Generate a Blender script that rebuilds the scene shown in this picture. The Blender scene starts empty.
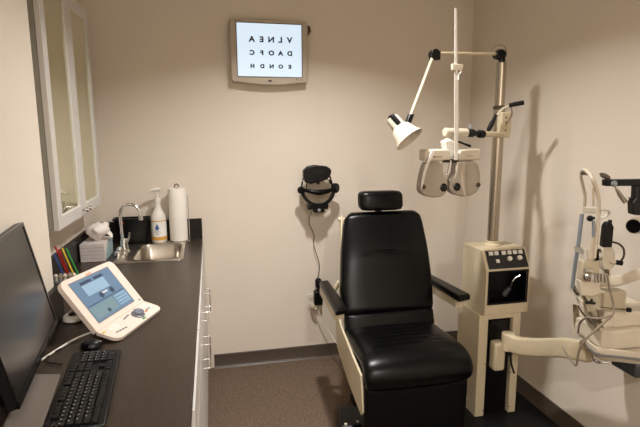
import bpy, bmesh, math, random
from mathutils import Vector, Matrix, Quaternion
random.seed(7)
C = bpy.context.scene.collection
PI = math.pi
V = Vector

# ------------------------------------------------------------------ camera numbers
FPX = 490.0; EYE = V((0, 0, 1.66))
_p, _y, _r = math.radians(9.2), math.radians(12.5), math.radians(-0.3)
FW = V((math.sin(_y)*math.cos(_p), math.cos(_y)*math.cos(_p), -math.sin(_p)))
_rt = V((math.cos(_y), -math.sin(_y), 0)); _up = _rt.cross(FW)
RT = _rt*math.cos(_r) + _up*math.sin(_r)
UP = _up*math.cos(_r) - _rt*math.sin(_r)
def at(px, py, **k):
    """world point on the plane x=, y= or z= that a measured direction meets"""
    d = FW*FPX + RT*(px-320) - UP*(py-213.5)
    a, v = list(k.items())[0]; i = 'xyz'.index(a)
    return EYE + d*((v-EYE[i])/d[i])

cam_d = bpy.data.cameras.new('camera'); cam = bpy.data.objects.new('camera', cam_d); C.objects.link(cam)
cam_d.sensor_width = 36; cam_d.lens = FPX*36/640
cam_d.clip_start = 0.02
m = Matrix((RT, UP, -FW)).transposed().to_4x4(); m.translation = EYE
cam.matrix_world = m
bpy.context.scene.camera = cam

# ------------------------------------------------------------------ materials
def lin(c):
    return tuple(((x/255)/12.92 if x/255 <= .04045 else ((x/255+.055)/1.055)**2.4) for x in c) + (1,)
MAT = {}
def mat(name, rgb, rough=.5, metal=0, bump=0, bscale=200, var=0, vscale=30, spec=.5, coat=0, emit=None, estr=0, trans=0, aniso_scale=None, sheen=0):
    m = bpy.data.materials.new(name); m.use_nodes = True; nt = m.node_tree; b = nt.nodes['Principled BSDF']
    b.inputs['Base Color'].default_value = lin(rgb); b.inputs['Roughness'].default_value = rough
    b.inputs['Metallic'].default_value = metal; b.inputs['Specular IOR Level'].default_value = spec
    b.inputs['Coat Weight'].default_value = coat
    if trans: b.inputs['Transmission Weight'].default_value = trans
    if emit: b.inputs['Emission Color'].default_value = lin(emit); b.inputs['Emission Strength'].default_value = estr
    tc = nt.nodes.new('ShaderNodeTexCoord')
    def coords(sc):
        mp = nt.nodes.new('ShaderNodeMapping'); nt.links.new(tc.outputs['Object'], mp.inputs['Vector'])
        mp.inputs['Scale'].default_value = aniso_scale or (1, 1, 1)
        return mp.outputs['Vector']
    n = nt.nodes.new('ShaderNodeTexNoise'); n.inputs['Scale'].default_value = vscale; n.inputs['Detail'].default_value = 4
    nt.links.new(coords(1), n.inputs['Vector'])
    if var:
        mx = nt.nodes.new('ShaderNodeMix'); mx.data_type = 'RGBA'
        c = lin(rgb); mx.inputs['A'].default_value = tuple(min(1, x*(1-var)) for x in c[:3])+(1,)
        mx.inputs['B'].default_value = tuple(min(1, x*(1+var)) for x in c[:3])+(1,)
        r = nt.nodes.new('ShaderNodeMapRange'); r.inputs[1].default_value = .3; r.inputs[2].default_value = .7
        nt.links.new(n.outputs['Fac'], r.inputs[0]); nt.links.new(r.outputs[0], mx.inputs['Factor'])
        nt.links.new(mx.outputs['Result'], b.inputs['Base Color'])
    if bump:
        n2 = nt.nodes.new('ShaderNodeTexNoise'); n2.inputs['Scale'].default_value = bscale; n2.inputs['Detail'].default_value = 3
        nt.links.new(coords(1), n2.inputs['Vector'])
        bp = nt.nodes.new('ShaderNodeBump'); bp.inputs['Strength'].default_value = bump; bp.inputs['Distance'].default_value = .002
        nt.links.new(n2.outputs['Fac'], bp.inputs['Height']); nt.links.new(bp.outputs['Normal'], b.inputs['Normal'])
    MAT[name] = m
    return m
mat('wall_paint', (224, 213, 198), .75, bump=.25, bscale=260, var=.015, vscale=3)
mat('ceiling_paint', (228, 222, 208), .9, bump=.3, bscale=120)
mat('carpet', (106, 90, 76), .97, bump=1.0, bscale=420, var=.42, vscale=120, spec=.1)
mat('vinyl_base', (80, 69, 60), .35, bump=.1, bscale=90, var=.05)
mat('laminate', (53, 43, 34), .34, var=.2, vscale=22, aniso_scale=(9, .55, 9), bump=.12, bscale=40)
mat('laminate_dark', (24, 20, 17), .4, var=.1, vscale=20, spec=.35)
mat('white_cabinet', (206, 202, 196), .38, var=.01)
mat('cabinet_grey', (146, 142, 132), .45, var=.02)
mat('mirror', (225, 228, 205), .02, metal=1)
mat('chrome', (225, 225, 225), .12, metal=1)
mat('steel', (190, 182, 170), .28, metal=1, var=.04, vscale=60, bump=.04, bscale=300)
mat('pole_steel', (176, 166, 150), .27, metal=1, var=.03, vscale=40)
mat('leather', (7, 7, 7), .29, bump=.15, bscale=260, var=.08, vscale=15, spec=.2)
mat('leather_dull', (13, 13, 13), .45, bump=.2, bscale=260, spec=.12)
mat('cream_metal', (204, 190, 160), .38, var=.02, vscale=8, bump=.04, bscale=500)
mat('cream_dark', (182, 170, 145), .42, var=.02)
mat('ivory', (206, 195, 175), .35, var=.015)
mat('white_plastic', (226, 220, 210), .35, var=.01)
mat('beige_plastic', (186, 173, 154), .45, var=.015, bump=.05, bscale=600)
mat('lens_beige', (166, 154, 138), .45, var=.015)
mat('pink_plastic', (222, 206, 193), .38, var=.01)
mat('black_plastic', (9, 9, 10), .38, spec=.28, bump=.05, bscale=400)
mat('black_gloss', (10, 10, 11), .12)
mat('black_metal', (9, 9, 10), .32, spec=.35)
mat('black_rubber', (10, 10, 11), .55, bump=.3, bscale=300, spec=.25)
mat('screen_off', (13, 14, 15), .22, spec=.5)
mat('grey_plastic', (120, 118, 116), .45)
mat('grey_mat', (112, 103, 94), .3, var=.03)
mat('dark_grey', (58, 60, 62), .45, var=.04)
mat('blue_grey', (150, 160, 172), .3, metal=.5)
mat('knob_grey', (112, 116, 128), .35)
mat('paper', (242, 236, 226), .9, bump=.5, bscale=150)
mat('tissue', (240, 232, 224), .9, bump=.4, bscale=60)
mat('box_card', (206, 196, 190), .6, var=.05, vscale=40)
mat('box_blue', (150, 172, 176), .6, var=.25, vscale=50)
mat('label_blue', (48, 92, 160), .5); mat('label_orange', (214, 160, 70), .5); mat('label_white', (236, 234, 228), .5)
mat('ink', (42, 40, 42), .5)
mat('red', (176, 34, 30), .35); mat('blue', (36, 70, 140), .35); mat('yellow', (222, 188, 50), .35); mat('green', (32, 140, 62), .35); mat('orange', (220, 120, 40), .35)
mat('clear', (230, 235, 235), .08, trans=.85)
mat('cable_grey', (132, 120, 104), .5); mat('cable_black', (16, 16, 16), .5); mat('cable_white', (222, 216, 204), .45)
mat('bronze', (78, 66, 52), .4, metal=.6)
mat('lens', (18, 20, 28), .06)
mat('opal', (250, 245, 230), .4, emit=(255, 222, 180), estr=6)
mat('chart_screen', (120, 130, 138), .3, emit=(222, 240, 255), estr=.76)
mat('tab_screen', (84, 108, 134), .3, emit=(120, 148, 175), estr=.2)
mat('tab_light', (120, 148, 168), .3, emit=(165, 192, 210), estr=.25)
mat('tab_green', (98, 120, 128), .3, emit=(130, 160, 168), estr=.22)
mat('tab_dark', (50, 65, 85), .3, emit=(50, 70, 95), estr=.15)
mat('chart_ink', (18, 22, 30), .6)

# ------------------------------------------------------------------ mesh helper
def wloc(o):
    r = V((0, 0, 0))
    while o is not None:
        r = r + o.location; o = o.parent
    return r
def basis(d, up=V((0, 0, 1))):
    d = d.normalized()
    if abs(d.dot(up)) > .98: up = V((1, 0, 0))
    a = up.cross(d).normalized(); b = d.cross(a).normalized()
    return a, b, d
class MB:
    def __init__(s): s.bm = bmesh.new()
    def poly(s, pts, faces):
        vs = [s.bm.verts.new(p) for p in pts]
        for f in faces:
            try: s.bm.faces.new([vs[i] for i in f])
            except ValueError: pass
        return s
    def box(s, a, b, rot=None, piv=None):
        a, b = V(a), V(b); pts = [V((x, y, z)) for z in (a.z, b.z) for y in (a.y, b.y) for x in (a.x, b.x)]
        if rot is not None:
            piv = V(piv) if piv is not None else (a+b)/2
            pts = [piv + rot @ (p-piv) for p in pts]
        return s.poly(pts, [(0, 2, 3, 1), (4, 5, 7, 6), (0, 1, 5, 4), (2, 6, 7, 3), (0, 4, 6, 2), (1, 3, 7, 5)])
    def obox(s, c, ax, ay, az, hx, hy, hz):
        """box with axes ax, ay, az and half sizes"""
        c = V(c); pts = [c + ax*(i*hx) + ay*(j*hy) + az*(k*hz) for k in (-1, 1) for j in (-1, 1) for i in (-1, 1)]
        return s.poly(pts, [(0, 2, 3, 1), (4, 5, 7, 6), (0, 1, 5, 4), (2, 6, 7, 3), (0, 4, 6, 2), (1, 3, 7, 5)])
    def prism(s, pts, d):
        """polygon pts (3d, planar) pushed along vector d"""
        d = V(d); n = len(pts); P = [V(p) for p in pts]
        return s.poly(P + [p+d for p in P], [tuple(range(n))[::-1], tuple(range(n, 2*n))] + [(i, (i+1) % n, (i+1) % n+n, i+n) for i in range(n)])
    def ring_loft(s, rings, caps=True, closed=False):
        n = len(rings[0]); pts = [p for r in rings for p in r]; f = []
        k = len(rings)
        for j in range(k if closed else k-1):
            for i in range(n):
                a = j*n+i; b = j*n+(i+1) % n; c = ((j+1) % k)*n+(i+1) % n; d = ((j+1) % k)*n+i
                f.append((a, b, c, d))
        if caps and not closed: f += [tuple(range(n))[::-1], tuple(range((k-1)*n, k*n))]
        return s.poly(pts, f)
    def cone(s, a, b, r0, r1, n=24):
        a, b = V(a), V(b); x, y, z = basis(b-a)
        ring = lambda c, r: [c + x*(r*math.cos(2*PI*i/n)) + y*(r*math.sin(2*PI*i/n)) for i in range(n)]
        return s.ring_loft([ring(a, max(r0, 1e-5)), ring(b, max(r1, 1e-5))])
    def cyl(s, a, b, r, n=24): return s.cone(a, b, r, r, n)
    def lathe(s, c, prof, axis=V((0, 0, 1)), n=32, sx=1, sy=1, caps=True):
        """prof: (radius, height) along axis"""
        c = V(c); x, y, z = basis(V(axis), V((0, 1, 0)) if abs(V(axis).z) > .9 else V((0, 0, 1)))
        return s.ring_loft([[c + z*h + x*(max(r, 1e-5)*sx*math.cos(2*PI*i/n)) + y*(max(r, 1e-5)*sy*math.sin(2*PI*i/n)) for i in range(n)] for r, h in prof], caps=caps)
    def tube(s, pts, r, n=10, closed=False, flat=None, smooth=0):
        P = [V(p) for p in pts]
        if smooth: P = spline(P, smooth, closed)
        k = len(P); rings = []; prev = None
        for i in range(k):
            if closed: t = P[(i+1) % k]-P[i-1]
            else: t = P[min(i+1, k-1)]-P[max(i-1, 0)]
            t.normalize()
            if prev is None: x, y, _ = basis(t)
            else:
                x = (prev - t*prev.dot(t)).normalized(); y = t.cross(x)
            prev = x
            rr = r[i*(len(r)-1)//max(1, k-1)] if isinstance(r, (list, tuple)) else r
            if flat:   # flat = (half width sideways, half height up)
                x, y, _ = basis(t); w, h = flat
                q = 4; R = []
                for a in range(n):
                    an = 2*PI*a/n; ca, sa = math.cos(an), math.sin(an)
                    ex = .35
                    R.append(P[i] + x*(w*math.copysign(abs(ca)**ex, ca)) + y*(h*math.copysign(abs(sa)**ex, sa)))
                rings.append(R)
            else:
                rings.append([P[i] + x*(rr*math.cos(2*PI*a/n)) + y*(rr*math.sin(2*PI*a/n)) for a in range(n)])
        return s.ring_loft(rings, closed=closed)
    def sph(s, c, r, sx=1, sy=1, sz=1, n=20):
        return s.lathe(c, [(math.sin(PI*i/12)*r, -math.cos(PI*i/12)*r*sz) for i in range(13)], n=n, sx=sx, sy=sy)
    def build(s, name, mt, parent=None, bevel=0, seg=2, angle=35, sub=0):
        bmesh.ops.remove_doubles(s.bm, verts=s.bm.verts, dist=1e-6)
        bmesh.ops.recalc_face_normals(s.bm, faces=s.bm.faces)
        off = wloc(parent) if parent is not None else V((0, 0, 0))
        loc = V((0, 0, 0))
        if parent is None:      # base of the thing as origin
            vs = [v.co for v in s.bm.verts]
            loc = V(((min(v.x for v in vs)+max(v.x for v in vs))/2, (min(v.y for v in vs)+max(v.y for v in vs))/2, min(v.z for v in vs)))
            off = loc
        for v in s.bm.verts: v.co -= off
        me = bpy.data.meshes.new(name); s.bm.to_mesh(me); s.bm.free()
        me.materials.append(MAT[mt] if isinstance(mt, str) else mt)
        o = bpy.data.objects.new(name, me); C.objects.link(o); o.location = loc
        if parent is not None: o.parent = parent
        if bevel:
            b = o.modifiers.new('bevel', 'BEVEL'); b.width = bevel; b.segments = seg; b.limit_method = 'ANGLE'; b.angle_limit = math.radians(30)
        if sub:
            q = o.modifiers.new('subdiv', 'SUBSURF'); q.levels = sub; q.render_levels = sub
        for p in me.polygons: p.use_smooth = True
        try: me.set_sharp_from_angle(angle=math.radians(angle))
        except Exception: pass
        return o
def spline(P, n, closed=False):
    out = []; k = len(P); rng = range(k if closed else k-1)
    for i in rng:
        p0 = P[(i-1) % k] if (closed or i > 0) else P[i]*2-P[i+1]
        p1 = P[i]; p2 = P[(i+1) % k]; p3 = P[(i+2) % k] if (closed or i+2 < k) else p2*2-p1
        for j in range(n):
            t = j/n
            out.append(((p1*2) + (p2-p0)*t + (p0*2-p1*5+p2*4-p3)*t*t + (p1*3-p0-p2*3+p3)*t**3)*.5)
    if not closed: out.append(P[-1].copy())
    return out
def tag(o, label, cat, group=None, kind=None):
    if label: o['label'] = label
    if cat: o['category'] = cat
    if group: o['group'] = group
    if kind: o['kind'] = kind
    return o
def thing(name, loc, label, cat, group=None):
    o = bpy.data.objects.new(name, None); C.objects.link(o); o.location = loc; o.empty_display_size = .05
    return tag(o, label, cat, group)
def structure(name, mb, mt, label=None, **k):
    o = mb.build(name, mt, **k); o['kind'] = 'structure'
    return o
def text_mesh(txt, size, mt, parent, M4, name='lettering', ext=.0004, bold=0, align='CENTER'):
    """M4 maps text plane (x right, y up) to the world"""
    cu = bpy.data.curves.new(name, 'FONT'); cu.body = txt; cu.size = size; cu.extrude = ext; cu.offset = bold
    cu.align_x = align; cu.align_y = 'CENTER'
    t = bpy.data.objects.new('tmp', cu); C.objects.link(t)
    dg = bpy.context.evaluated_depsgraph_get(); dg.update()
    me = bpy.data.meshes.new_from_object(t.evaluated_get(dg))
    bpy.data.objects.remove(t); bpy.data.curves.remove(cu)
    me.transform(M4); off = wloc(parent); me.transform(Matrix.Translation(-off))
    if M4.determinant() < 0: me.flip_normals()
    me.name = name; me.materials.clear(); me.materials.append(MAT[mt])
    o = bpy.data.objects.new(name, me); C.objects.link(o); o.parent = parent
    return o
def frame(c, x, y):
    """matrix with origin c, text x axis, text y axis"""
    x = V(x).normalized(); y = V(y).normalized(); z = x.cross(y)
    m = Matrix((x, y, z)).transposed().to_4x4(); m.translation = V(c); return m
def pillow(rows, nu=28, ex=3.2):
    """rows: list of (centre Vector, half width, half thickness, front direction, x direction); superellipse sections"""
    rings = []
    for c, w, t, fd, xd in rows:
        R = []
        for a in range(nu):
            an = 2*PI*a/nu; ca, sa = math.cos(an), math.sin(an)
            R.append(c + xd*(w*math.copysign(abs(ca)**(2/ex), ca)) + fd*(t*math.copysign(abs(sa)**(2/ex), sa)))
        rings.append(R)
    return MB().ring_loft(rings)
def slab_pillow(path, wfun, tfun, n=24, X=V((1, 0, 0)), cx=1.0, dent=None, edge=.5, ex=4):
    """cushion following a path of (y,z) points; front normal is to the left of travel"""
    P = spline([V((cx, y, z)) for y, z in path], max(2, n//(len(path)-1)))
    rows = []; k = len(P)
    for i, p in enumerate(P):
        t = (P[min(i+1, k-1)]-P[max(i-1, 0)]).normalized(); nrm = X.cross(t)
        v = i/(k-1)
        e = min(1, max(0, (1-abs(2*v-1)))/edge*1.0)
        e = max(.02, (1-(1-min(1, e))**2.6))**.5
        rows.append((p, wfun(v)*(.955+.045*e), tfun(v)*e, nrm, X))
    return rows

Z = .96                                   # counter top height
YB = 3.40                                 # back wall
XL, XLN, XR = -.76, -.60, 1.905           # recessed left wall, near left wall, right wall
CEIL = 2.72; YF = -1.6
# ------------------------------------------------------------------ the room
structure('floor', MB().box((-.95, YF-.1, -.06), (XR+.1, YB+.1, 0)), 'carpet')
structure('ceiling', MB().box((-.95, YF-.1, CEIL), (XR+.1, YB+.1, CEIL+.06)), 'ceiling_paint')
structure('wall_back', MB().box((XL-.1, YB, 0), (XR+.1, YB+.1, CEIL)), 'wall_paint')
structure('wall_right', MB().box((XR, YF, 0), (XR+.1, YB, CEIL)), 'wall_paint')
structure('wall_left', MB().prism([V((XL-.1, YF, 0)), V((XLN, YF, 0)), V((XLN, 1.97, 0)), V((XL, 1.97, 0)), V((XL, YB, 0)), V((XL-.1, YB, 0))], (0, 0, CEIL)), 'wall_paint')
structure('wall_front', MB().box((XL-.1, YF-.1, 0), (XR+.1, YF, CEIL)), 'wall_paint')
def baseboard(name, a, b, inn):
    """cove base from a to b, inn = direction into the room"""
    a, b, inn = V(a), V(b), V(inn)
    pr = [(0, 0), (.018, 0), (.012, .006), (.007, .018), (.006, .098), (.003, .102), (0, .102)]
    return structure(name, MB().prism([a + inn*p + V((0, 0, q)) for p, q in pr], b-a), 'vinyl_base')
baseboard('baseboard_back', (-.03, YB, 0), (XR, YB, 0), (0, -1, 0))
baseboard('baseboard_right', (XR, YF, 0), (XR, YB, 0), (-1, 0, 0))

# ------------------------------------------------------------------ base cabinets, worktop, sink
CX0, CX1 = XL+.004, -.070
SX0, SX1, SY0, SY1 = -.555, -.175, 2.80, 3.285    # sink cut-out outline
def rrect(x0, x1, y0, y1, r, z, n=6):
    pts = []
    for cx, cy, a0 in ((x1-r, y1-r, 0), (x0+r, y1-r, 90), (x0+r, y0+r, 180), (x1-r, y0+r, 270)):
        for i in range(n+1):
            a = math.radians(a0+90*i/n); pts.append(V((cx+r*math.cos(a), cy+r*math.sin(a), z)))
    return pts
ctop = MB()
cz0, cz1 = Z-.038, Z
for a, b in (((XL+.004, 1.975), (-.075, SY0+.012)), ((XL+.004, SY1-.012), (-.075, YB-.004)), ((XL+.004, SY0+.012), (SX0+.012, SY1-.012)), ((SX1-.012, SY0+.012), (-.075, SY1-.012)), ((XLN+.004, .35), (-.075, 1.975))):
    ctop.box((a[0], a[1], cz0), (b[0], b[1], cz1))
cw = thing('worktop', (-.4, 1.9, cz0), 'dark brown wood-grain laminate worktop running along the left wall', 'worktop')
ctop.build('countertop', 'laminate', cw)
bs = MB(); T = .018; zt = 1.098
bs.box((XL+.004, YB-.004-T, Z), (-.075, YB-.004, zt)); bs.box((XL+.004, 1.975, Z), (XL+.004+T, YB-.004-T, zt))
bs.box((XLN+.004, .35, Z), (XLN+.004+T, 1.975+T, zt)); bs.box((XL+.004+T, 1.975, Z), (XLN+.004, 1.975+T, zt))
bs.build('backsplash', 'laminate_dark', cw)
def dhandle(parent, a, b, out=.032, r=.0034):
    a, b = V(a), V(b); o = V((out, 0, 0)); d = (b-a).normalized()*.008
    return MB().tube([a, a+o*.8, a+o+d, b+o-d, b+o*.8, b], r, 8, smooth=3).build('handle', 'chrome', parent)
def cabinet(name, y0, y1, label, doors, drawer, hdrawer, cl):
    t = thing(name, ((CX0+CX1)/2, (y0+y1)/2, 0), label, 'cabinet', None)
    b = MB().box((XL+.01 if y0 > 1.97 else XLN+.01, y0+.002, .10), (CX1-.02, y1-.002, Z-.042 if not cl else .78)); b.box((XL+.05 if y0 > 1.97 else XLN+.05, y0+.004, .001), (CX1-.08, y1-.004, .10))
    if cl: b.box((CX1-.04, y0+.002, .78), (CX1-.02, y1-.002, Z-.042))
    b.build('body', 'white_cabinet', t)
    n = doors; w = (y1-y0)/n; ztop = .765
    for i in range(n):
        a = y0+i*w+.003; c = y0+(i+1)*w-.003
        d = MB().box((CX1-.018, a, .105), (CX1, c, ztop)).build('door', 'white_cabinet', t, bevel=.0015)
        hy = (c-.045 if i == 0 else a+.045)
        if n > 1: dhandle(d, (CX1, hy, .70), (CX1, hy, .585))
        else: dhandle(d, (CX1, a+.04, .70), (CX1, a+.04, .585))
    d = MB().box((CX1-.018, y0+.003, .772), (CX1, y1-.003, .905)).build(drawer, 'white_cabinet', t, bevel=.0015)
    if hdrawer: dhandle(d, (CX1, (y0+y1)/2-.055, .82), (CX1, (y0+y1)/2+.055, .82))
cabinet('base_cabinet', 2.625, YB-.008, 'white base cabinet under the sink in the back corner', 2, 'false_drawer_front', False, True)
cabinet('base_cabinet', 1.89, 2.621, 'white base cabinet with a drawer, between sink cabinet and desk end', 2, 'drawer', True, False)
cabinet('base_cabinet', 1.30, 1.886, 'white base cabinet nearest the camera, with plain front, beside the knee space', 1, 'drawer_front', False, False)

# sink
sk = thing('sink', ((SX0+SX1)/2, (SY0+SY1)/2, Z), 'stainless steel drop-in sink set in the dark worktop', 'sink')
bx0, bx1, by0, by1 = -.455, -.198, SY0+.028, SY1-.03
rr_out = rrect(SX0, SX1, SY0, SY1, .03, Z+.0008); rr_o2 = rrect(SX0+.004, SX1-.004, SY0+.004, SY1-.004, .028, Z+.006)
rr_i = rrect(bx0, bx1, by0, by1, .06, Z+.006); rr_i2 = rrect(bx0+.006, bx1-.006, by0+.006, by1-.006, .055, Z-.001)
rr_b = rrect(bx0+.018, bx1-.018, by0+.018, by1-.018, .05, Z-.14); rr_c = rrect(bx0+.04, bx1-.04, by0+.04, by1-.04, .04, Z-.15)
MB().ring_loft([rr_out, rr_o2, rr_i, rr_i2, rr_b, rr_c], caps=False).poly(rr_c, [tuple(range(len(rr_c)))]).build('basin', 'steel', sk, angle=50)
MB().lathe(((bx0+bx1)/2, (by0+by1)/2, Z-.1495), [(.001, 0), (.038, 0), (.042, .003), (.03, .004), (.001, .002)]).build('drain', 'chrome', sk)
# faucet
fx, fy = -.528, 3.07
fc = thing('faucet', (fx, fy, Z+.006), 'chrome gooseneck faucet at the left side of the sink', 'faucet')
MB().lathe((fx, fy, Z+.0065), [(.001, 0), (.034, 0), (.034, .006), (.026, .014), (.022, .05), (.024, .055), (.020, .075), (.013, .082)]).build('base', 'chrome', fc)
R = .056; zt_ = 1.198
pts = [V((fx-.006, fy, Z+.08)), V((fx-.01, fy, 1.10)), V((fx-.01, fy, zt_))] + [V((fx-.01+R-R*math.cos(a*PI/8), fy-.01*a/8, zt_+R*math.sin(a*PI/8))) for a in range(1, 9)] + [V((fx-.01+2*R+.004, fy-.012, zt_-.035))]
MB().tube(pts, .0095, 14, smooth=3).build('spout', 'chrome', fc)
MB().cyl(pts[-1]+V((0, 0, .022)), pts[-1]-V((0, 0, .006)), .0125, 16).build('aerator', 'chrome', fc)
MB().tube([(fx+.012, fy-.01, Z+.07), (fx+.03, fy-.015, Z+.088), (fx+.038, fy-.02, Z+.125)], [.009, .006, .005], 10, smooth=3).build('lever', 'chrome', fc)
MB().cyl((fx-.018, fy-.055, Z+.0065), (fx-.018, fy-.055, Z+.03), .014, 14).sph((fx-.018, fy-.055, Z+.034), .017).build('side_knob', 'chrome', fc)
MB().cyl((fx-.018, fy-.11, Z+.0065), (fx-.018, fy-.11, Z+.02), .02, 14).sph((fx-.018, fy-.11, Z+.026), .02, sz=.8).build('side_knob', 'chrome', fc)

# black bin behind the sink
bn = thing('plastic_tub', (-.51, 3.332, Z), 'black plastic tub standing behind the faucet against the backsplash', 'tub')
def frustum(x0, x1, y0, y1, z0, z1, g, r=.012):
    return [rrect(x0+g, x1-g, y0+g*.5, y1-g*.5, r, z0, 4), rrect(x0, x1, y0, y1, r, z1, 4)]
o1 = frustum(-.622, -.408, 3.292, 3.374, Z+.0008, 1.128, .022); i1 = frustum(-.619, -.411, 3.295, 3.371, Z+.005, 1.128, .022)
MB().ring_loft([o1[0], o1[1], i1[1], i1[0]]).build('body', 'black_plastic', bn)
MB().ring_loft([rrect(-.629, -.401, 3.285, 3.3755, .014, 1.12, 4), rrect(-.629, -.401, 3.285, 3.3755, .014, 1.131, 4), rrect(-.617, -.413, 3.297, 3.369, .01, 1.131, 4), rrect(-.617, -.413, 3.297, 3.369, .01, 1.12, 4)], closed=True).build('rim', 'black_plastic', bn)
MB().lathe((-.565, 3.2935, 1.105), [(.001, 0), (.006, 0), (.006, .003), (.001, .004)], axis=V((0, -1, .1)), n=14).build('red_dot', 'red', bn)['label'] = 'small red dot'

# soap bottle
bx, by = -.350, 3.327
bt = thing('pump_bottle', (bx, by, Z), 'white pump bottle with a blue drop and orange band on its label', 'bottle')
MB().lathe((bx, by, Z+.0008), [(.001, 0), (.0445, 0), (.048, .006), (.048, .158), (.044, .182), (.032, .205), (.022, .228), (.018, .255), (.018, .27), (.001, .27)], n=36).build('body', 'white_plastic', bt)
MB().lathe((bx, by, Z+.266), [(.001, 0), (.021, 0), (.021, .026), (.008, .03), (.008, .058), (.001, .058)], n=24).build('collar', 'white_plastic', bt)
MB().tube([(bx+.022, by-.008, 1.313), (bx, by-.01, 1.312), (bx-.03, by-.016, 1.308), (bx-.046, by-.02, 1.298)], [.011, .012, .009, .007], 12, smooth=3).build('pump_head', 'white_plastic', bt)
def arcband(c, r, z0, z1, a0, a1, n=14, th=.0006):
    f = []; R0 = []; 
    mbx = MB()
    P = []
    for i in range(n+1):
        a = math.radians(a0+(a1-a0)*i/n); d = V((math.cos(a), math.sin(a), 0))
        P.append([V((c[0], c[1], z0))+d*r, V((c[0], c[1], z1))+d*r, V((c[0], c[1], z1))+d*(r+th), V((c[0], c[1], z0))+d*(r+th)])
    return mbx.ring_loft(P)
MB.arc = None
arcband((bx, by), .0481, Z+.02, Z+.150, -170, 0).build('label', 'label_white', bt)
arcband((bx, by), .0488, Z+.022, Z+.044, -170, 0).build('label_band', 'label_orange', bt)['label'] = 'orange band'
arcband((bx, by), .0488, Z+.144, Z+.150, -170, 0).build('label_line', 'label_orange', bt)
# blue drop
dm = MB(); aa = math.radians(-97)
def onb(u, z, r=.0492):
    a = aa+u/.048; return V((bx+r*math.cos(a), by+r*math.sin(a), Z+z))
outl = [(0, .132), (.006, .118), (.0115, .105), (.011, .096), (.006, .089), (0, .087), (-.006, .089), (-.011, .096), (-.0115, .105), (-.006, .118)]
dm.ring_loft([[onb(u, z) for u, z in outl], [onb(u, z, .0498) for u, z in outl]]).build('blue_drop', 'label_blue', bt)
wm = MB()
for i, (wd, zz) in enumerate(((.03, .078), (.038, .07), (.02, .062))):
    wm.poly([onb(-wd/2, zz), onb(0, zz), onb(wd/2, zz), onb(wd/2, zz+.003), onb(0, zz+.003), onb(-wd/2, zz+.003)], [(0, 1, 4, 5), (1, 2, 3, 4)])
wm.build('label_print', 'knob_grey', bt)

# paper towel roll on a wire stand (roll is lifted off its stand: two things)
tx, ty = -.224, 3.315
th_ = thing('towel_stand', (tx, ty, Z), 'wire paper-towel stand with a knob on top, holding the white roll', 'towel holder')
MB().tube([(tx+.072*math.cos(a*PI/16), ty+.056*math.sin(a*PI/16), Z+.005) for a in range(32)], .004, 8, closed=True).tube([(tx-.072, ty, Z+.005), (tx+.072, ty, Z+.005)], .0035, 8).build('base_ring', 'chrome', th_)
MB().cyl((tx, ty, Z+.005), (tx, ty, 1.325), .005, 10).build('post', 'chrome', th_)
MB().tube([(tx-.012, ty, 1.322), (tx-.012, ty, 1.334), (tx, ty, 1.344), (tx+.012, ty, 1.334), (tx+.012, ty, 1.322)], .0035, 8, smooth=4).build('top_loop', 'bronze', th_)
MB().tube([(tx+.068, ty-.016, Z+.005), (tx+.068, ty-.016, 1.25), (tx+.062, ty-.014, 1.262)], .0025, 8, smooth=2).build('side_wire', 'chrome', th_)
MB().ring_loft([[V((tx+r*math.cos(a*PI/24), ty+r*math.sin(a*PI/24), z)) for a in range(48)] for r, z in ((.019, Z+.012), (.0555, Z+.012), (.0565, Z+.016), (.0565, 1.312), (.0555, 1.316), (.019, 1.316))], closed=True).build('paper_towel_roll', 'paper')
tag(bpy.data.objects['paper_towel_roll'], 'tall white paper towel roll standing at the back right corner of the worktop', 'paper towel')

# tissue box
tb = thing('tissue_box', (-.66, 2.98, Z), 'white and pale blue tissue box with a tissue sticking out, left of the faucet', 'tissue box')
tx0, tx1, ty0, ty1, tz = -.728, -.598, 2.875, 3.10, 1.062
MB().box((tx0, ty0, Z+.0008), (tx1, ty1, tz)).build('carton', 'box_card', tb, bevel=.002)
sp = MB().prism([V((tx1+.0004, ty0+.004, Z+.004)), V((tx1+.0004, ty1-.004, Z+.004)), V((tx1+.0004, ty1-.004, tz-.004)), V((tx1+.0004, ty0+.09, tz-.004)), V((tx1+.0004, ty0+.03, Z+.05))], (.0008, 0, 0))
sp.build('printed_side', 'box_blue', tb)['label'] = 'pale blue printed pattern'
stp = MB()
for q in range(4): stp.box((tx0+.006, ty0-.0006, Z+.02+q*.02), (tx1-.006, ty0, Z+.0215+q*.02))
stp.build('printed_lines', 'knob_grey', tb)
ts = MB(); rings = []
cx_, cy_ = -.655, 3.0
for j, (r, zz, sh) in enumerate(((.018, tz-.004, 0), (.022, tz+.012, 0), (.042, tz+.03, .1), (.058, tz+.05, .4), (.062, tz+.068, .6), (.05, tz+.085, .8), (.028, tz+.095, 1))):
    rings.append([V((cx_+.012*sh+r*(1+.16*math.sin(3*a+j)+.1*math.sin(7*a+2*j))*math.cos(a), cy_+r*1.15*(1+.14*math.sin(5*a+j*.7))*math.sin(a), zz+.006*math.sin(4*a+j))) for a in [2*PI*i/36 for i in range(36)]])
ts.ring_loft(rings).build('tissue', 'tissue', tb, angle=60)
MB().poly([V((cx_+.045, cy_-.03, tz+.05)), V((cx_+.085, cy_-.035, tz+.012)), V((cx_+.075, cy_+.03, tz+.022)), V((cx_+.05, cy_+.04, tz+.06)), V((cx_+.02, cy_, tz+.085))], [(0, 1, 2, 3), (0, 3, 4)]).build('tissue_corner', 'tissue', tb)

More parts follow.
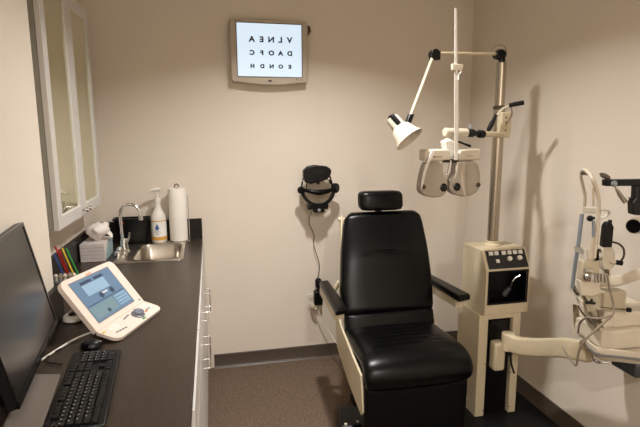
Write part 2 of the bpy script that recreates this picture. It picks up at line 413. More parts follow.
# ------------------------------------------------------------------ mirrored wall cabinet
mx, my0, my1, mz0, mz1 = -.63, 2.22, 3.05, 1.262, 2.33
mc = thing('mirror_cabinet', ((XL+mx)/2, (my0+my1)/2, mz0), 'white wall cabinet with two mirror-panel doors on the left wall', 'cabinet')
MB().box((XL+.003, my0, mz0+.004), (mx-.026, my1-.002, mz1-.004)).build('body', 'cabinet_grey', mc, bevel=.001)
ym = (my0+my1)/2
for i, (a, b) in enumerate(((my0, ym-.002), (ym+.002, my1))):
    fw = .060; d = MB()
    prof = [(0, 0), (0, .008), (.003, .010), (fw-.006, .010), (fw, .006), (fw, .002)]   # frame section: inward, outward
    rings = []
    for (cy, cz, sy, sz) in ((a, mz0, 1, 1), (b, mz0, -1, 1), (b, mz1, -1, -1), (a, mz1, 1, -1)):
        rings.append([V((mx-.012+o_, cy+sy*q, cz+sz*q)) for q, o_ in [(0, -.012)] + prof + [(fw, -.012)]])
    d.ring_loft(rings, closed=True)
    dr = d.build('door', 'white_cabinet', mc, angle=25)
    MB().box((mx-.016, a+fw-.001, mz0+fw-.001), (mx-.009, b-fw+.001, mz1-fw+.001)).build('mirror_panel', 'mirror', dr)
    ky = ym-.030 if i == 0 else ym+.030
    MB().lathe((mx-.002, ky, mz0+.034), [(.006, 0), (.005, .012), (.008, .016), (.0125, .022), (.011, .030), (.001, .034)], axis=V((1, 0, 0)), n=20).build('knob', 'chrome', dr)

# ------------------------------------------------------------------ back wall: chart display
cd = thing('chart_display', (.41, YB-.05, 1.985), 'beige wall-mounted flat monitor showing mirrored eye-chart letters', 'monitor')
y0 = 3.325; x0, x1, z0, z1 = .153, .657, 1.992, 2.392
fr = [V((x0+.006, y0, z0+.008))] + [V((x0+(x1-x0)*t, y0, z0+.012-.022*math.sin(PI*t))) for t in (.1, .25, .4, .5, .6, .75, .9)] + [V((x1-.006, y0, z0+.008)), V((x1, y0, z0+.03)), V((x1+.004, y0, z1-.03)), V((x1-.004, y0, z1-.004))] + [V((x1-(x1-x0)*t, y0, z1+.006*math.sin(PI*t))) for t in (.2, .5, .8)] + [V((x0+.004, y0, z1-.004)), V((x0-.004, y0, z1-.03)), V((x0, y0, z0+.03))]
MB().prism(fr, (0, .05, 0)).build('housing', 'beige_plastic', cd, bevel=.008, seg=3)
MB().box((x0+.05, y0+.045, z0+.03), (x1-.05, YB-.001, z1-.03)).build('rear_shell', 'beige_plastic', cd, bevel=.01)
sx0, sx1, sz0, sz1 = .196, .617, 2.036, 2.368
MB().ring_loft([[V((x, y, z)) for x, z in ((sx0-e, sz0-e), (sx1+e, sz0-e), (sx1+e, sz1+e), (sx0-e, sz1+e))] for e, y in ((.006, y0-.0005), (.006, y0-.003), (0, y0-.0035), (0, y0-.0005))], closed=True).build('inner_bezel', 'grey_plastic', cd)
MB().box((sx0, y0-.0015, sz0), (sx1, y0+.002, sz1)).build('screen', 'chart_screen', cd)
rows = ((2.268, .0345, 'AENLV'), (2.184, .0285, 'CFOAD'), (2.100, .0235, 'HDNOE'))
cols = (.291, .355, .4165, .477, .538)
for zc, sz, tx_ in rows:
    for xc, ch in zip(cols, tx_):
        M4 = frame((xc, y0-.0022, zc), (1, 0, 0), (0, 0, 1)) @ Matrix.Diagonal((-1.12, 1, 1, 1))
        text_mesh(ch, sz*1.38, 'chart_ink', cd, M4, 'letter', bold=.0020)
MB().box((.185, y0-.0012, 2.3795), (.196, y0, 2.3845)).build('maker_mark', 'ink', cd)
MB().box((.199, y0-.0010, 2.3808), (.228, y0, 2.3832)).build('maker_mark', 'ink', cd)
text_mesh('PC', .016, 'ink', cd, frame((.588, y0-.0012, 2.020), (1, 0, 0), (0, 0, 1)), 'model_mark')
MB().box((.607, y0-.001, 2.0165), (.624, y0, 2.0195)).build('model_mark', 'ink', cd)
MB().lathe((.404, y0-.0005, 2.0085), [(.001, 0), (.014, 0), (.013, .003), (.001, .004)], axis=V((0, -1, 0)), n=20, sx=.5 if False else 1, sy=.45).build('power_button', 'ink', cd)
MB().prism([V((.664, y0+.02, 2.37)), V((.678, y0+.02, 2.374)), V((.688, y0+.02, 2.34)), V((.676, y0+.02, 2.318)), V((.664, y0+.02, 2.31))], (0, .045, 0)).build('side_bracket', 'bronze', cd, bevel=.003)

# ------------------------------------------------------------------ headlamp scope hanging on the wall
def hp(u, v, y): return at(290+u/7.117, 155+v/7.117, y=y)
hk = thing('wall_hook', (.73, YB, 1.11), 'cream wall bracket below and behind the black head scope', 'bracket')
MB().box((.69, 3.30, 1.105), (.775, YB-.001, 1.135)).box((.70, 3.36, 1.11), (.765, YB-.001, 1.19)).build('bracket', 'ivory', hk, bevel=.006)
MB().lathe((.735, 3.398, 1.30), [(.001, .0), (.085, .0), (.088, .01), (.088, .05), (.08, .06), (.001, .062)], axis=V((0, -1, 0)), n=36).build('backing_pad', 'ivory', hk)
hs = thing('head_scope', (.73, 3.26, 1.13), 'black head-worn examination scope hanging on the back wall left of the chair', 'ophthalmoscope')
op = [(97, 112), (128, 82), (180, 72), (262, 80), (290, 98), (298, 118), (288, 150), (262, 176), (215, 192), (150, 205), (112, 198), (98, 160)]
MB().prism([hp(u, v, 3.195) for u, v in op], (0, .05, 0)).build('optics_housing', 'black_plastic', hs, bevel=.008, seg=3)
MB().prism([hp(u, v, 3.19) for u, v in ((180, 112), (236, 112), (232, 124), (184, 124))], (0, .006, 0)).build('brow_slot', 'black_gloss', hs)
for u, v in ((150, 200), (200, 202)): MB().cyl(hp(u, v-14, 3.22), hp(u, v+6, 3.22), .011, 16).build('eyepiece', 'black_gloss', hs)
# head band: hoop tilted forward
band = []
bc_ = hp(200, 238, 3.262); br = (hp(320, 238, 3.262)-bc_).length
for i in range(25):
    a = math.radians(180+180*i/24)
    band.append(V((bc_.x+br*.93*math.cos(a), 3.262+.02*math.sin(a), bc_.z+.112*math.sin(a))))
MB().tube(band, .01, 12, flat=(.011, .011)).build('lower_band', 'black_plastic', hs)
MB().tube([V((bc_.x+br*.9*math.cos(math.radians(a)), 3.30, bc_.z+.148*math.sin(math.radians(a)))) for a in range(-5, 186, 10)], .008, 10, flat=(.012, .005)).build('crown_strap', 'black_plastic', hs)
MB().tube([hp(78, 245, 3.25), hp(130, 255, 3.225), hp(200, 266, 3.215), hp(270, 256, 3.225), hp(322, 240, 3.25)], [.010, .013, .017, .019, .017, .013, .010], 12, smooth=3).build('brow_pad', 'leather', hs)
MB().lathe(hp(322, 235, 3.262), [(.001, -.02), (.030, -.02), (.034, -.012), (.034, .012), (.028, .02), (.001, .02)], axis=V((.75, -.6, 0)), n=22).build('tension_knob', 'black_rubber', hs)
MB().lathe(hp(80, 250, 3.262), [(.001, -.015), (.022, -.015), (.026, 0), (.022, .015), (.001, .016)], axis=V((-.75, -.6, 0)), n=22).build('tension_knob', 'black_rubber', hs)
MB().cyl(hp(120, 195, 3.23), hp(118, 235, 3.25), .004, 8).build('hinge_pin', 'black_plastic', hs)
MB().cyl(hp(285, 180, 3.24), hp(292, 200, 3.25), .008, 10).build('hinge_pin', 'black_plastic', hs)
MB().box(hp(128, 352, 3.235), hp(262, 378, 3.285)).box(hp(170, 372, 3.235), hp(235, 402, 3.28)).build('rear_buckle', 'black_plastic', hs, bevel=.005)
MB().cyl(hp(208, 392, 3.234), hp(208, 392, 3.22), .011, 16).build('buckle_screw', 'grey_plastic', hs)

# power outlet, cord and adapters
ot = thing('wall_outlet', (.687, YB, .38), 'white wall outlet plate on the back wall left of the chair', 'outlet')
MB().box((.652, 3.393, .385), (.722, YB-.0005, .50)).build('cover_plate', 'white_plastic', ot, bevel=.002)
MB().box((.672, 3.391, .448), (.702, 3.394, .478)).build('socket', 'ivory', ot, bevel=.001)
MB().box((.672, 3.391, .402), (.702, 3.394, .432)).build('socket', 'ivory', ot, bevel=.001)
ad = thing('power_adapter', (.735, 3.36, .40), 'black power adapter plugged in at the outlet with its cord running up to the scope', 'adapter')
MB().box((.698, 3.345, .425), (.760, 3.392, .53)).build('adapter_block', 'black_plastic', ad, bevel=.006)
MB().tube([(.733, 3.365, .52), (.731, 3.36, .555), (.728, 3.36, .60)], [.018, .013, .022, .02], 12, smooth=3).sph((.73, 3.36, .605), .024).build('cord_strain_relief', 'black_rubber', ad)
MB().tube([at(312, 211, y=3.27), at(309, 222, y=3.33), at(314, 235, y=3.36), at(314, 246, y=3.37), at(319, 262, y=3.37), at(319, 272, y=3.365), at(317, 280, y=3.36)], .0028, 8, smooth=6).build('cord', 'cable_black', ad)
pl = thing('wall_plug', (.70, 3.37, .36), 'grey and cream plug with a thin pale cord below the black adapter', 'plug')
MB().cyl((.69, 3.392, .418), (.70, 3.345, .405), .021, 16).cyl((.70, 3.345, .405), (.712, 3.33, .40), .011, 12).build('plug_body', 'cream_dark', pl)
MB().tube([at(318, 309, y=3.34), at(322, 320, y=3.34), at(330, 333, y=3.32), at(337, 344, y=3.2), at(345, 352, y=3.0)], .003, 8, smooth=6).build('cord', 'cable_white', pl)

# ------------------------------------------------------------------ examination chair
EX = thing('examination_chair', (1.0, 2.4, 0), 'large black leather examination chair with headrest, armrests and cream side shell', 'chair')
X = V((1, 0, 0))
def lofty(name, rows, mt, parent=EX, nu=40, ex=4.5): return pillow(rows, nu, ex).build(name, mt, parent, angle=70)
# seat back pad: from bottom to top; X.cross(up) = -y (front)
def lerp(tab, v):
    for (a, x), (b, y) in zip(tab, tab[1:]):
        if v <= b: 
            t = (v-a)/(b-a); return x+(y-x)*t
    return tab[-1][1]
def pad(name, path, wt, tt, cxt, mt='leather', n=30, edge=.18, ex=4.5, dentf=None, nu=44):
    P = spline([V((0, y, z)) for y, z in path], max(2, n//(len(path)-1))); k = len(P); rings = []
    for i, p in enumerate(P):
        t = (P[min(i+1, k-1)]-P[max(i-1, 0)]).normalized(); nrm = X.cross(t); v = i/(k-1)
        d = min(v, 1-v)/edge; e = math.sqrt(max(0, 1-(1-min(1, d))**2)); e = max(e, .03)
        w = lerp(wt, v)*(.93+.07*e); th = lerp(tt, v)*e; c = V((lerp(cxt, v), p.y, p.z)); R_ = []
        for a in range(nu):
            an = 2*PI*a/nu; ca, sa = math.cos(an), math.sin(an)
            ux = math.copysign(abs(ca)**(2/ex), ca); uf = math.copysign(abs(sa)**(2/ex), sa)
            crown = (1+.22*(1-ux*ux)) if sa > 0 else 1
            off = dentf(ux, v) if (dentf and sa > 0) else 0
            R_.append(c + X*(w*ux) + nrm*(th*uf*crown+off))
        rings.append(R_)
    return MB().ring_loft(rings).build(name, mt, EX, angle=75)
def dent(u, v):
    s = max(0, 1-abs(u-.03)/.30)**.4 if abs(u-.03) < .30 else 0
    return -s*.034*math.exp(-((v-.545)/.018)**2) + s*.014*math.exp(-((v-.50)/.03)**2)
pad('back_pad', [(2.545, .635), (2.595, .77), (2.655, .94), (2.71, 1.075), (2.765, 1.20)],
    [(0, .272), (.3, .278), (.6, .264), (.85, .246), (.93, .236), (1, .205)], [(0, .045), (.5, .05), (1, .045)], [(0, .966), (.3, .972), (1, .995)], dentf=dent, n=72, edge=.085)
pad('lumbar_pad', [(2.52, .50), (2.522, .56), (2.54, .625), (2.55, .655)], [(0, .268), (1, .268)], [(0, .045), (1, .042)], [(0, .967), (1, .967)], n=24, edge=.25)
# seat pad from rear to front edge and down: X.cross(-y) = -z, so travel front to rear
def seatdent(u, v):
    s = max(0, 1-(abs(u)/.75)**2)
    return s*(-.0035*(math.cos((v-.5)*95)) if .50 < v < .86 else 0)
pad('seat_pad', [(2.125, .437), (2.104, .475), (2.122, .524), (2.185, .548), (2.30, .55), (2.42, .545), (2.53, .55)],
    [(0, .272), (.25, .284), (.5, .278), (1, .268)], [(0, .03), (.2, .043), (1, .045)], [(0, .965), (.4, .967), (1, .965)], n=60, edge=.06, dentf=seatdent)
pad('leg_pad', [(2.145, .12), (2.135, .25), (2.13, .36), (2.135, .445)], [(0, .274), (1, .274)], [(0, .03), (1, .035)], [(0, .962), (1, .964)], mt='leather_dull', n=30, edge=.1)
# headrest
hr = pillow([(V((.975+dx, 2.735+.008*abs(dx)*5, 1.270+(-.006*dx))), h, tt, V((0, -1, 0)), V((0, .16, 1)).normalized()) for dx, h, tt in ((-.134, .018, .012), (-.130, .040, .030), (-.118, .054, .040), (-.08, .058, .046), (0, .058, .047), (.08, .058, .046), (.118, .054, .040), (.130, .040, .030), (.134, .018, .012))], 36, 4).build('headrest', 'leather', EX, angle=75)
MB().box((.955, 2.765, 1.10), (.995, 2.785, 1.30)).build('headrest_post', 'pole_steel', EX, bevel=.003)
# shells
sh = MB()
for sg, xb, xt in ((-1, .690, .745), (1, 1.246, 1.242)):
    a = [V((xb, 2.585, .68)), V((xt, 2.785, 1.18)), V((xt, 2.815, 1.17)), V((xb, 2.625, .66))]
    sh.prism(a, (.010*-sg, 0, 0))
sh.poly([V((.692, 2.61, .66)), V((1.248, 2.61, .66)), V((1.240, 2.80, 1.165)), V((.750, 2.80, 1.165)), V((.692, 2.635, .65)), V((1.248, 2.635, .65)), V((1.240, 2.825, 1.155)), V((.750, 2.825, 1.155))], [(0, 1, 2, 3), (7, 6, 5, 4), (0, 4, 5, 1), (1, 5, 6, 2), (2, 6, 7, 3), (3, 7, 4, 0)])
sh.build('back_shell', 'cream_metal', EX, bevel=.003)
MB().cyl((.750, 2.80, 1.155), (.732, 2.80, 1.155), .014, 16).build('shell_bolt', 'ivory', EX)
side = [(2.69, .68), (2.56, .58), (2.30, .51), (2.17, .48), (2.155, .40), (2.13, .30), (2.16, .27), (2.40, .33), (2.64, .42)]
for sx_ in (.682, 1.236): MB().prism([V((sx_, y, z)) for y, z in side], (.014, 0, 0)).build('side_panel', 'cream_metal', EX, bevel=.004)
MB().box((.697, 2.18, .32), (1.235, 2.60, .50)).build('seat_frame', 'black_metal', EX, bevel=.01)
MB().box((.83, 2.22, .10), (1.18, 2.56, .36)).build('pedestal', 'black_plastic', EX, bevel=.03, seg=4)
MB().box((.80, 2.06, .0), (1.42, 2.76, .05)).build('base_plate', 'black_rubber', EX, bevel=.008)
MB().box((.74, 2.00, .10), (1.22, 2.16, .118)).build('footrest', 'black_rubber', EX, bevel=.006)
# arms
def arm(side_, pts, zt):
    P = [V((x, y, zt)) for x, y in pts]
    MB().prism([p-V((0, 0, .038)) for p in P], (0, 0, .038)).build('armrest_pad', 'leather', EX, bevel=.014, seg=4)
    c0 = (P[0]+P[1])/2; c1 = (P[2]+P[3])/2; c = (P[0]+P[1]+P[2]+P[3])/4
    d = (c0-c1).normalized(); n_ = V((-d.y, d.x, 0))
    MB().obox(c+d*.03-V((0, 0, .062)), n_, d, V((0, 0, 1)), .028, .215, .024).build('arm_frame', 'cream_metal', EX, bevel=.004)
    e = c+d*.16-V((0, 0, .06)); q = V((.712 if side_ < 0 else 1.243, 2.70, .80))
    MB().tube([e, V(((e.x+q.x)/2, 2.72, .735)), q], .014, 12, smooth=4).build('arm_bracket', 'cream_metal', EX)
arm(-1, ((.618, 2.825), (.682, 2.84), (.667, 2.345), (.592, 2.31)), .775)
arm(1, ((1.285, 2.82), (1.345, 2.83), (1.386, 2.375), (1.298, 2.355)), .778)
# foot switch
MB().prism([V((.625, 2.36, .006)), V((.795, 2.33, .006)), V((.800, 2.54, .006)), V((.665, 2.57, .006))], (0, 0, .085)).build('foot_switch', 'black_plastic', EX, bevel=.018, seg=4)
fs = EX.children[-1] if False else bpy.data.objects['foot_switch']
for x, y in ((.735, 2.385), (.665, 2.375)): MB().lathe((x, y, .0905), [(.001, 0), (.009, 0), (.008, .005), (.001, .006)], n=16).build('button', 'ivory', fs)
MB().tube([at(366, 403, x=.697), V((.80, 2.30, .15)), V((.812, 2.28, .03))], .004, 8, smooth=5).build('switch_cable', 'cable_grey', fs)

# ------------------------------------------------------------------ instrument stand
ST = thing('instrument_stand', (1.6, 2.5, 0), 'cream instrument stand with steel pole, black control panel and swing-out table, right of the chair', 'equipment stand')
sx0_, sx1_ = 1.448, 1.712; sy0, sy1 = 2.38, 2.625
st = MB(); st.box((sx0_, sy0, .021), (sx0_+.057, sy1, .642)); st.box((sx1_-.048, sy0, .021), (sx1_, sy1, .642)); st.box((sx0_+.055, sy1-.03, .021), (sx1_-.046, sy1, .642)); st.box((sx0_+.055, sy0+.004, .612), (sx1_-.046, sy1-.02, .642))
st.build('column', 'cream_metal', ST, bevel=.004)
MB().box((sx0_+.0575, sy0+.03, .022), (sx1_-.0485, sy0+.05, .611)).build('recess_panel', 'black_metal', ST)
MB().box((sx0_+.08, sy0+.012, .575), (sx1_-.07, sy0+.03, .60)).build('recess_stop', 'black_plastic', ST)
for x, z in ((sx0_+.049, .35), (sx0_+.049, .06), (sx1_-.042, .06), (sx1_-.042, .28)): MB().lathe((x, sy0, z), [(.001, 0), (.0045, 0), (.004, .002), (.001, .0025)], axis=V((0, -1, 0)), n=12).build('screw', 'chrome', ST)
# console with window opening
kx0, kx1, ky0, ky1, kz0 = 1.472, 1.748, sy0-.006, 2.635, .645
prof = [(ky0, kz0), (ky0, .905), (ky0+.058, 1.008), (ky1, 1.008), (ky1, kz0)]
con = MB()
wx0, wx1, wz0, wz1 = kx0+.016, kx1-.012, .705, .897
con.prism([V((kx0, y, z)) for y, z in prof], (.012, 0, 0)); con.prism([V((kx1-.012, y, z)) for y, z in prof], (.012, 0, 0))
con.box((kx0+.01, ky0, kz0), (wx0, ky0+.012, .905)); con.box((wx1, ky0, kz0), (kx1-.01, ky0+.012, .905)); con.box((wx0-.001, ky0, kz0), (wx1+.001, ky0+.012, wz0)); con.box((wx0-.001, ky0, wz1), (wx1+.001, ky0+.012, .905))
con.prism([V((kx0+.01, ky0, .903)), V((kx0+.01, ky0+.058, 1.008)), V((kx0+.01, ky0+.07, 1.0)), V((kx0+.01, ky0+.012, .895))], (kx1-kx0-.02, 0, 0))
con.box((kx0+.01, ky0+.056, .996), (kx1-.01, ky1, 1.008)); con.box((kx0+.01, ky1-.012, kz0), (kx1-.01, ky1, .998)); con.box((kx0+.01, ky0+.01, kz0), (kx1-.01, ky1-.01, kz0+.012))
con.build('console', 'cream_metal', ST, bevel=.0035)
wl = MB(); wl.box((wx0-.001, ky0+.10, wz0-.001), (wx1+.001, ky0+.104, wz1+.001))
for a, b in (((wx0-.002, ky0+.013, wz0-.002), (wx0, ky0+.104, wz1+.002)), ((wx1, ky0+.013, wz0-.002), (wx1+.002, ky0+.104, wz1+.002)), ((wx0, ky0+.013, wz0-.004), (wx1, ky0+.104, wz0-.001)), ((wx0, ky0+.013, wz1+.001), (wx1, ky0+.104, wz1+.004))): wl.box(a, b)
wl.build('instrument_well', 'black_plastic', ST)
MB().ring_loft([[V((x, y, z)) for x, z in ((wx0+e, wz0+e), (wx1-e, wz0+e), (wx1-e, wz1-e), (wx0+e, wz1-e))] for e, y in ((-.002, ky0-.0005), (-.002, ky0-.003), (.008, ky0-.003), (.008, ky0-.0005))], closed=True).build('well_rim', 'black_plastic', ST)
pd = V((0, .058, .103)).normalized(); pn = V((0, -pd.z, pd.y))
pc = V(((kx0+kx1)/2+.004, ky0+.029, .9565))
MB().obox(pc+pn*.0015, X, pd, pn, .124, .053, .0015).build('control_panel', 'black_gloss', ST)
def pp(u, v, h=.003): return pc + X*u + pd*v + pn*h
for u in (-.094, -.060, -.014, .022, .057, .092): MB().obox(pp(u, .036, .006), X, pd, pn, .012, .011, .004).build('rocker_switch', 'white_plastic', ST, bevel=.001)
MB().obox(pp(-.062, -.010, .006), X, pd, pn, .010, .010, .004).build('rocker_switch', 'white_plastic', ST, bevel=.001)
for u, v in ((.014, .0), (.078, .002)): MB().lathe(pp(u, v), [(.001, 0), (.0145, 0), (.013, .012), (.001, .013)], axis=pn, n=20).build('dial_knob', 'white_plastic', ST)
MB().obox(pp(-.045, -.036, .0002), X, pd, pn, .024, .0016, .0003).build('panel_print', 'label_white', ST)
# pole
pxp, pyp = 1.598, 2.53
MB().lathe((pxp, pyp, 1.008), [(.001, 0), (.046, 0), (.046, .010), (.038, .016), (.038, .030), (.001, .030)], n=36).build('pole_collar', 'cream_metal', ST)
MB().cyl((pxp, pyp, 1.03), (pxp, pyp, 1.81), .031, 36).build('lower_pole', 'pole_steel', ST)
MB().cyl((pxp, pyp, 1.80), (pxp, pyp, 2.045), .0265, 36).build('upper_pole', 'pole_steel', ST)
MB().lathe((pxp, pyp, 1.79), [(.03, 0), (.034, .004), (.034, .018), (.03, .022)], n=36).build('pole_ring', 'bronze', ST)
# swing arm carriage + arm + table
MB().box((1.530, 2.335, .315), (1.600, 2.405, .485)).build('arm_carriage', 'cream_metal', ST, bevel=.016, seg=4)
armp = [V((1.600, 2.32, .497)), V((1.622, 2.26, .500)), V((1.645, 2.17, .528)), V((1.655, 2.05, .578)), V((1.65, 1.93, .630)), V((1.66, 1.80, .668))]
MB().tube(armp, .02, 20, flat=(.024, .048), smooth=6).build('swing_arm', 'cream_metal', ST)
MB().cyl((1.602, 2.33, .446), (1.602, 2.33, .548), .036, 28).build('arm_pivot', 'cream_metal', ST, bevel=.006)
MB().tube([(1.608, 2.31, .435), (1.618, 2.31, .37), (1.640, 2.31, .31)], .006, 8).sph((1.608, 2.31, .43), .013).build('lock_lever', 'black_metal', ST)
# table top
tz1 = .765
tp = [(1.655, 1.85), (1.60, 1.765), (1.562, 1.70), (1.556, 1.655), (1.575, 1.628), (1.631, 1.60), (1.89, 1.445), (1.89, 1.87), (1.70, 1.87)]
def off_poly(P, d):
    n = len(P); out = []
    for i in range(n):
        a, b, c = V(P[i-1]).to_2d() if False else V((P[i-1][0], P[i-1][1])), V((P[i][0], P[i][1])), V((P[(i+1) % n][0], P[(i+1) % n][1]))
        e1 = (b-a).normalized(); e2 = (c-b).normalized(); n1 = V((-e1.y, e1.x)); n2 = V((-e2.y, e2.x)); nn = (n1+n2).normalized(); out.append(b+nn*(d/max(.5, nn.dot(n1))))
    return out
def z3(P, z): return [V((p[0], p[1], z)) for p in P]
MB().ring_loft([z3(off_poly(tp, .03), tz1-.062), z3(off_poly(tp, .004), tz1-.034), z3(tp, tz1-.026), z3(tp, tz1), z3(off_poly(tp, .006), tz1+.002), z3(off_poly(tp, .012), tz1-.010), z3(off_poly(tp, .03), tz1-.014)]).build('table_top', 'ivory', ST, angle=40)
MB().ring_loft([z3(off_poly(tp, .003), tz1-.0345), z3(off_poly(tp, -.0015), tz1-.030), z3(off_poly(tp, -.0015), tz1-.022), z3(off_poly(tp, .002), tz1-.020)]).build('table_trim', 'grey_plastic', ST)
MB().box((1.70, 1.58, tz1-.125), (1.87, 1.72, tz1-.058)).build('motor_box', 'dark_grey', ST, bevel=.012)
MB().box((1.64, 1.72, tz1-.085), (1.80, 1.84, tz1-.055)).build('arm_plate', 'cream_dark', ST, bevel=.004)
MB().tube([(1.585, 1.70, .69), (1.60, 1.665, .688), (1.625, 1.655, .69)], .005, 8).build('table_lock', 'chrome', ST)

pf = MB().box((1.43, 1.3, .001), (1.872, 2.74, .02)).build('floor_platform', 'black_rubber', bevel=.004)
tag(pf, 'flat black floor platform under the cream instrument stand', 'platform')

# instrument handle lying in the well
dh = thing('diagnostic_handle', (1.60, 2.42, .70), 'small black and steel hand instrument resting in the console well of the stand', 'instrument')
def wp(u, v, y): return at(460+u/4.744, 228.5+v/4.744, y=y)
MB().tube([wp(208, 315, 2.41), wp(222, 295, 2.40), wp(236, 280, 2.395)], [.017, .015, .011], 14).build('grip', 'dark_grey', dh)
MB().tube([wp(236, 280, 2.395), wp(250, 250, 2.39)], .008, 10).build('neck', 'black_gloss', dh)
MB().tube([wp(248, 252, 2.39), wp(262, 234, 2.385), wp(284, 222, 2.38)], [.004, .005, .006], 10, smooth=3).build('tip', 'chrome', dh)

# ------------------------------------------------------------------ overhead lamp on the pole
LP = thing('examination_lamp', (pxp, pyp, 2.045), 'jointed arm examination lamp with cream cone shade, mounted on top of the pole', 'lamp')
E1 = at(497, 54, y=2.53); E1 = V((pxp, pyp, 2.088)); E2 = at(434, 54, y=2.45); E3 = at(409, 120, y=2.33)
MB().cyl((pxp, pyp, 2.040), (pxp, pyp, 2.07), .018, 18).build('swivel_base', 'black_plastic', LP)
MB().sph(E1-V((.012, 0, 0)), .030, sx=1.15, n=20).cyl(E1-V((.02, .03, 0)), E1+V((-.02, .03, 0)), .022, 18).build('elbow_joint', 'black_plastic', LP)
MB().tube([E1+V((-.02, 0, .004)), E2+V((.01, 0, .004))], .0085, 12).build('upper_arm', 'cream_metal', LP)
MB().tube([E1+V((-.075, -.01, .02)), E1+V((-.04, -.02, .045)), E1+V((.0, -.02, .04)), E1+V((.022, -.01, .0))], .0022, 6, smooth=5).build('lamp_cord', 'cable_grey', LP)
MB().cyl(E2-V((0, .024, 0)), E2+V((0, .024, 0)), .024, 18).box(E2+V((-.02, -.018, -.03)), E2+V((.03, .018, .015))).build('elbow_joint', 'black_plastic', LP, bevel=.004)
dl = (E3-E2).normalized(); MB().tube([E2+dl*.02, E3-dl*.02], .009, 12).build('lower_arm', 'cream_dark', LP)
MB().obox(E3-dl*.005, X, V((0, 1, 0)), dl, .014, .014, .030).build('shade_joint', 'black_plastic', LP, bevel=.005)
# shade: axis from top left rear down to lower right
sa = at(391.5, 118, y=2.36); sb = at(409.5, 139.5, y=2.29)
ax = (sb-sa); L_ = ax.length; ax.normalize()
MB().lathe(sa, [(.019, .0), (.031, .003), (.033, .01), (.036, L_*.42), (.050, L_*.52), (.064, L_*.84), (.078, L_), (.075, L_), (.061, L_*.82), (.045, L_*.5), (.03, L_*.42)], axis=ax, n=40, caps=False).build('shade', 'ivory', LP, angle=30)
MB().lathe(sa, [(.001, L_*.45), (.02, L_*.46), (.03, L_*.62), (.025, L_*.75), (.001, L_*.78)], axis=ax, n=24).build('bulb', 'label_white', LP)
s_up = V((-.55, -.75, .35)).normalized(); s_side = ax.cross(s_up).normalized()
swc = sa+ax*.018+V((-.004, -.034, .004))
MB().obox(swc, s_side, ax, s_side.cross(ax), .013, .034, .010).build('switch_slot', 'black_plastic', LP, bevel=.009, seg=4)
MB().cyl(sa-ax*.012+V((-.004, -.015, 0)), sa+ax*.012+V((-.004, -.015, 0)), .016, 14).build('switch_knob', 'black_plastic', LP)

# ------------------------------------------------------------------ phoropter arm and phoropter
bk = V((1.615, 2.49, 1.66))
MB().box((1.570, 2.462, 1.635), (1.632, 2.505, 1.775)).build('arm_bracket', 'cream_metal', ST, bevel=.008)
for z in (1.745, 1.72, 1.675): MB().lathe((1.60, 2.462, z), [(.001, 0), (.005, 0), (.004, .003), (.001, .0035)], axis=V((0, -1, 0)), n=12).build('screw', 'bronze', ST)
MB().cyl((1.628, 2.475, 1.65), (1.628, 2.475, 1.78), .010, 14).build('lock_rod', 'ivory', ST)
MB().tube([at(511, 106, y=2.42), at(504, 108, y=2.43), at(499, 113, y=2.44), at(496, 118, y=2.44)], .0065, 10, smooth=4).build('clutch_lever', 'ivory', ST)
MB().tube([at(496, 115, y=2.44), at(492, 123, y=2.44), at(488, 131, y=2.44)], [.010, .013, .009], 12, smooth=3).build('clutch_grip', 'black_rubber', ST)
MB().tube([at(509, 105.5, y=2.42), at(516, 104, y=2.40), at(524, 102.5, y=2.38)], [.011, .0125, .0125], 14).build('handle_grip', 'black_rubber', ST)
MB().tube([at(511, 107, y=2.44), at(512, 114, y=2.44), at(508, 122, y=2.45), at(506, 126, y=2.46)], .0035, 8, smooth=4).build('cable_loop', 'cable_grey', ST)
A0 = V((1.60, 2.475, 1.652)); A1 = at(483, 134, y=2.37); A2 = at(467, 132.8, y=2.335); A3 = at(456, 132.5, y=2.325); A4 = at(444.5, 132.3, y=2.315)
MB().tube([A0, A1], .0145, 16).build('phoropter_arm', 'cream_metal', ST)
MB().tube([A1, A2], .0135, 16).build('arm_spindle', 'black_metal', ST)
for p in (at(481, 134, y=2.365), at(470.5, 133, y=2.342)):
    d = (A2-A1).normalized(); MB().cyl(p-d*.018, p+d*.018, .021, 20).build('clamp_collar', 'black_plastic', ST, bevel=.003)
MB().cyl(at(470, 128, y=2.34), at(470, 124.5, y=2.34), .008, 12).build('level_screw', 'blue_grey', ST)

PH = thing('phoropter', (1.19, 2.3, 1.35), 'cream twin-disc phoropter hanging from the stand arm above the chair', 'phoropter')
def ph(u, v, y=2.28): return V((1.1755+u*.000649-.1634, y, 1.501+.1026-v*.000601))
MB().tube([A2+V((-.001, 0, 0)), A3, A4], .022, 20).build('pivot_barrel', 'ivory', PH, bevel=.003)
def plate(name, pts, y, d, mt, parent=PH, bev=.008):
    return MB().prism([ph(u, v, y) for u, v in pts], (0, d, 0)).build(name, mt, parent, bevel=bev, seg=3)
lh = [(52, 140), (188, 140), (192, 215), (205, 255), (228, 290), (236, 330), (232, 375), (212, 412), (178, 432), (120, 438), (66, 426), (24, 402), (6, 372), (8, 320), (20, 250), (34, 185)]
rh = [(302, 140), (470, 136), (487, 170), (505, 235), (512, 320), (506, 372), (476, 410), (420, 434), (360, 438), (304, 422), (262, 392), (246, 345), (254, 295), (282, 262), (296, 225)]
plate('lens_housing', lh, 2.262, .062, 'lens_beige'); plate('lens_housing', rh, 2.262, .062, 'lens_beige')
for hx_, name in (((195, 352), 'aperture'), ((308, 350), 'aperture')):
    c = ph(*hx_, 2.262); MB().lathe(c, [(.016, 0), (.019, .0), (.019, .004), (.014, .006), (.012, .002), (.001, .001)], axis=V((0, -1, 0)), n=26, sy=1.1).build(name, 'black_gloss', PH)
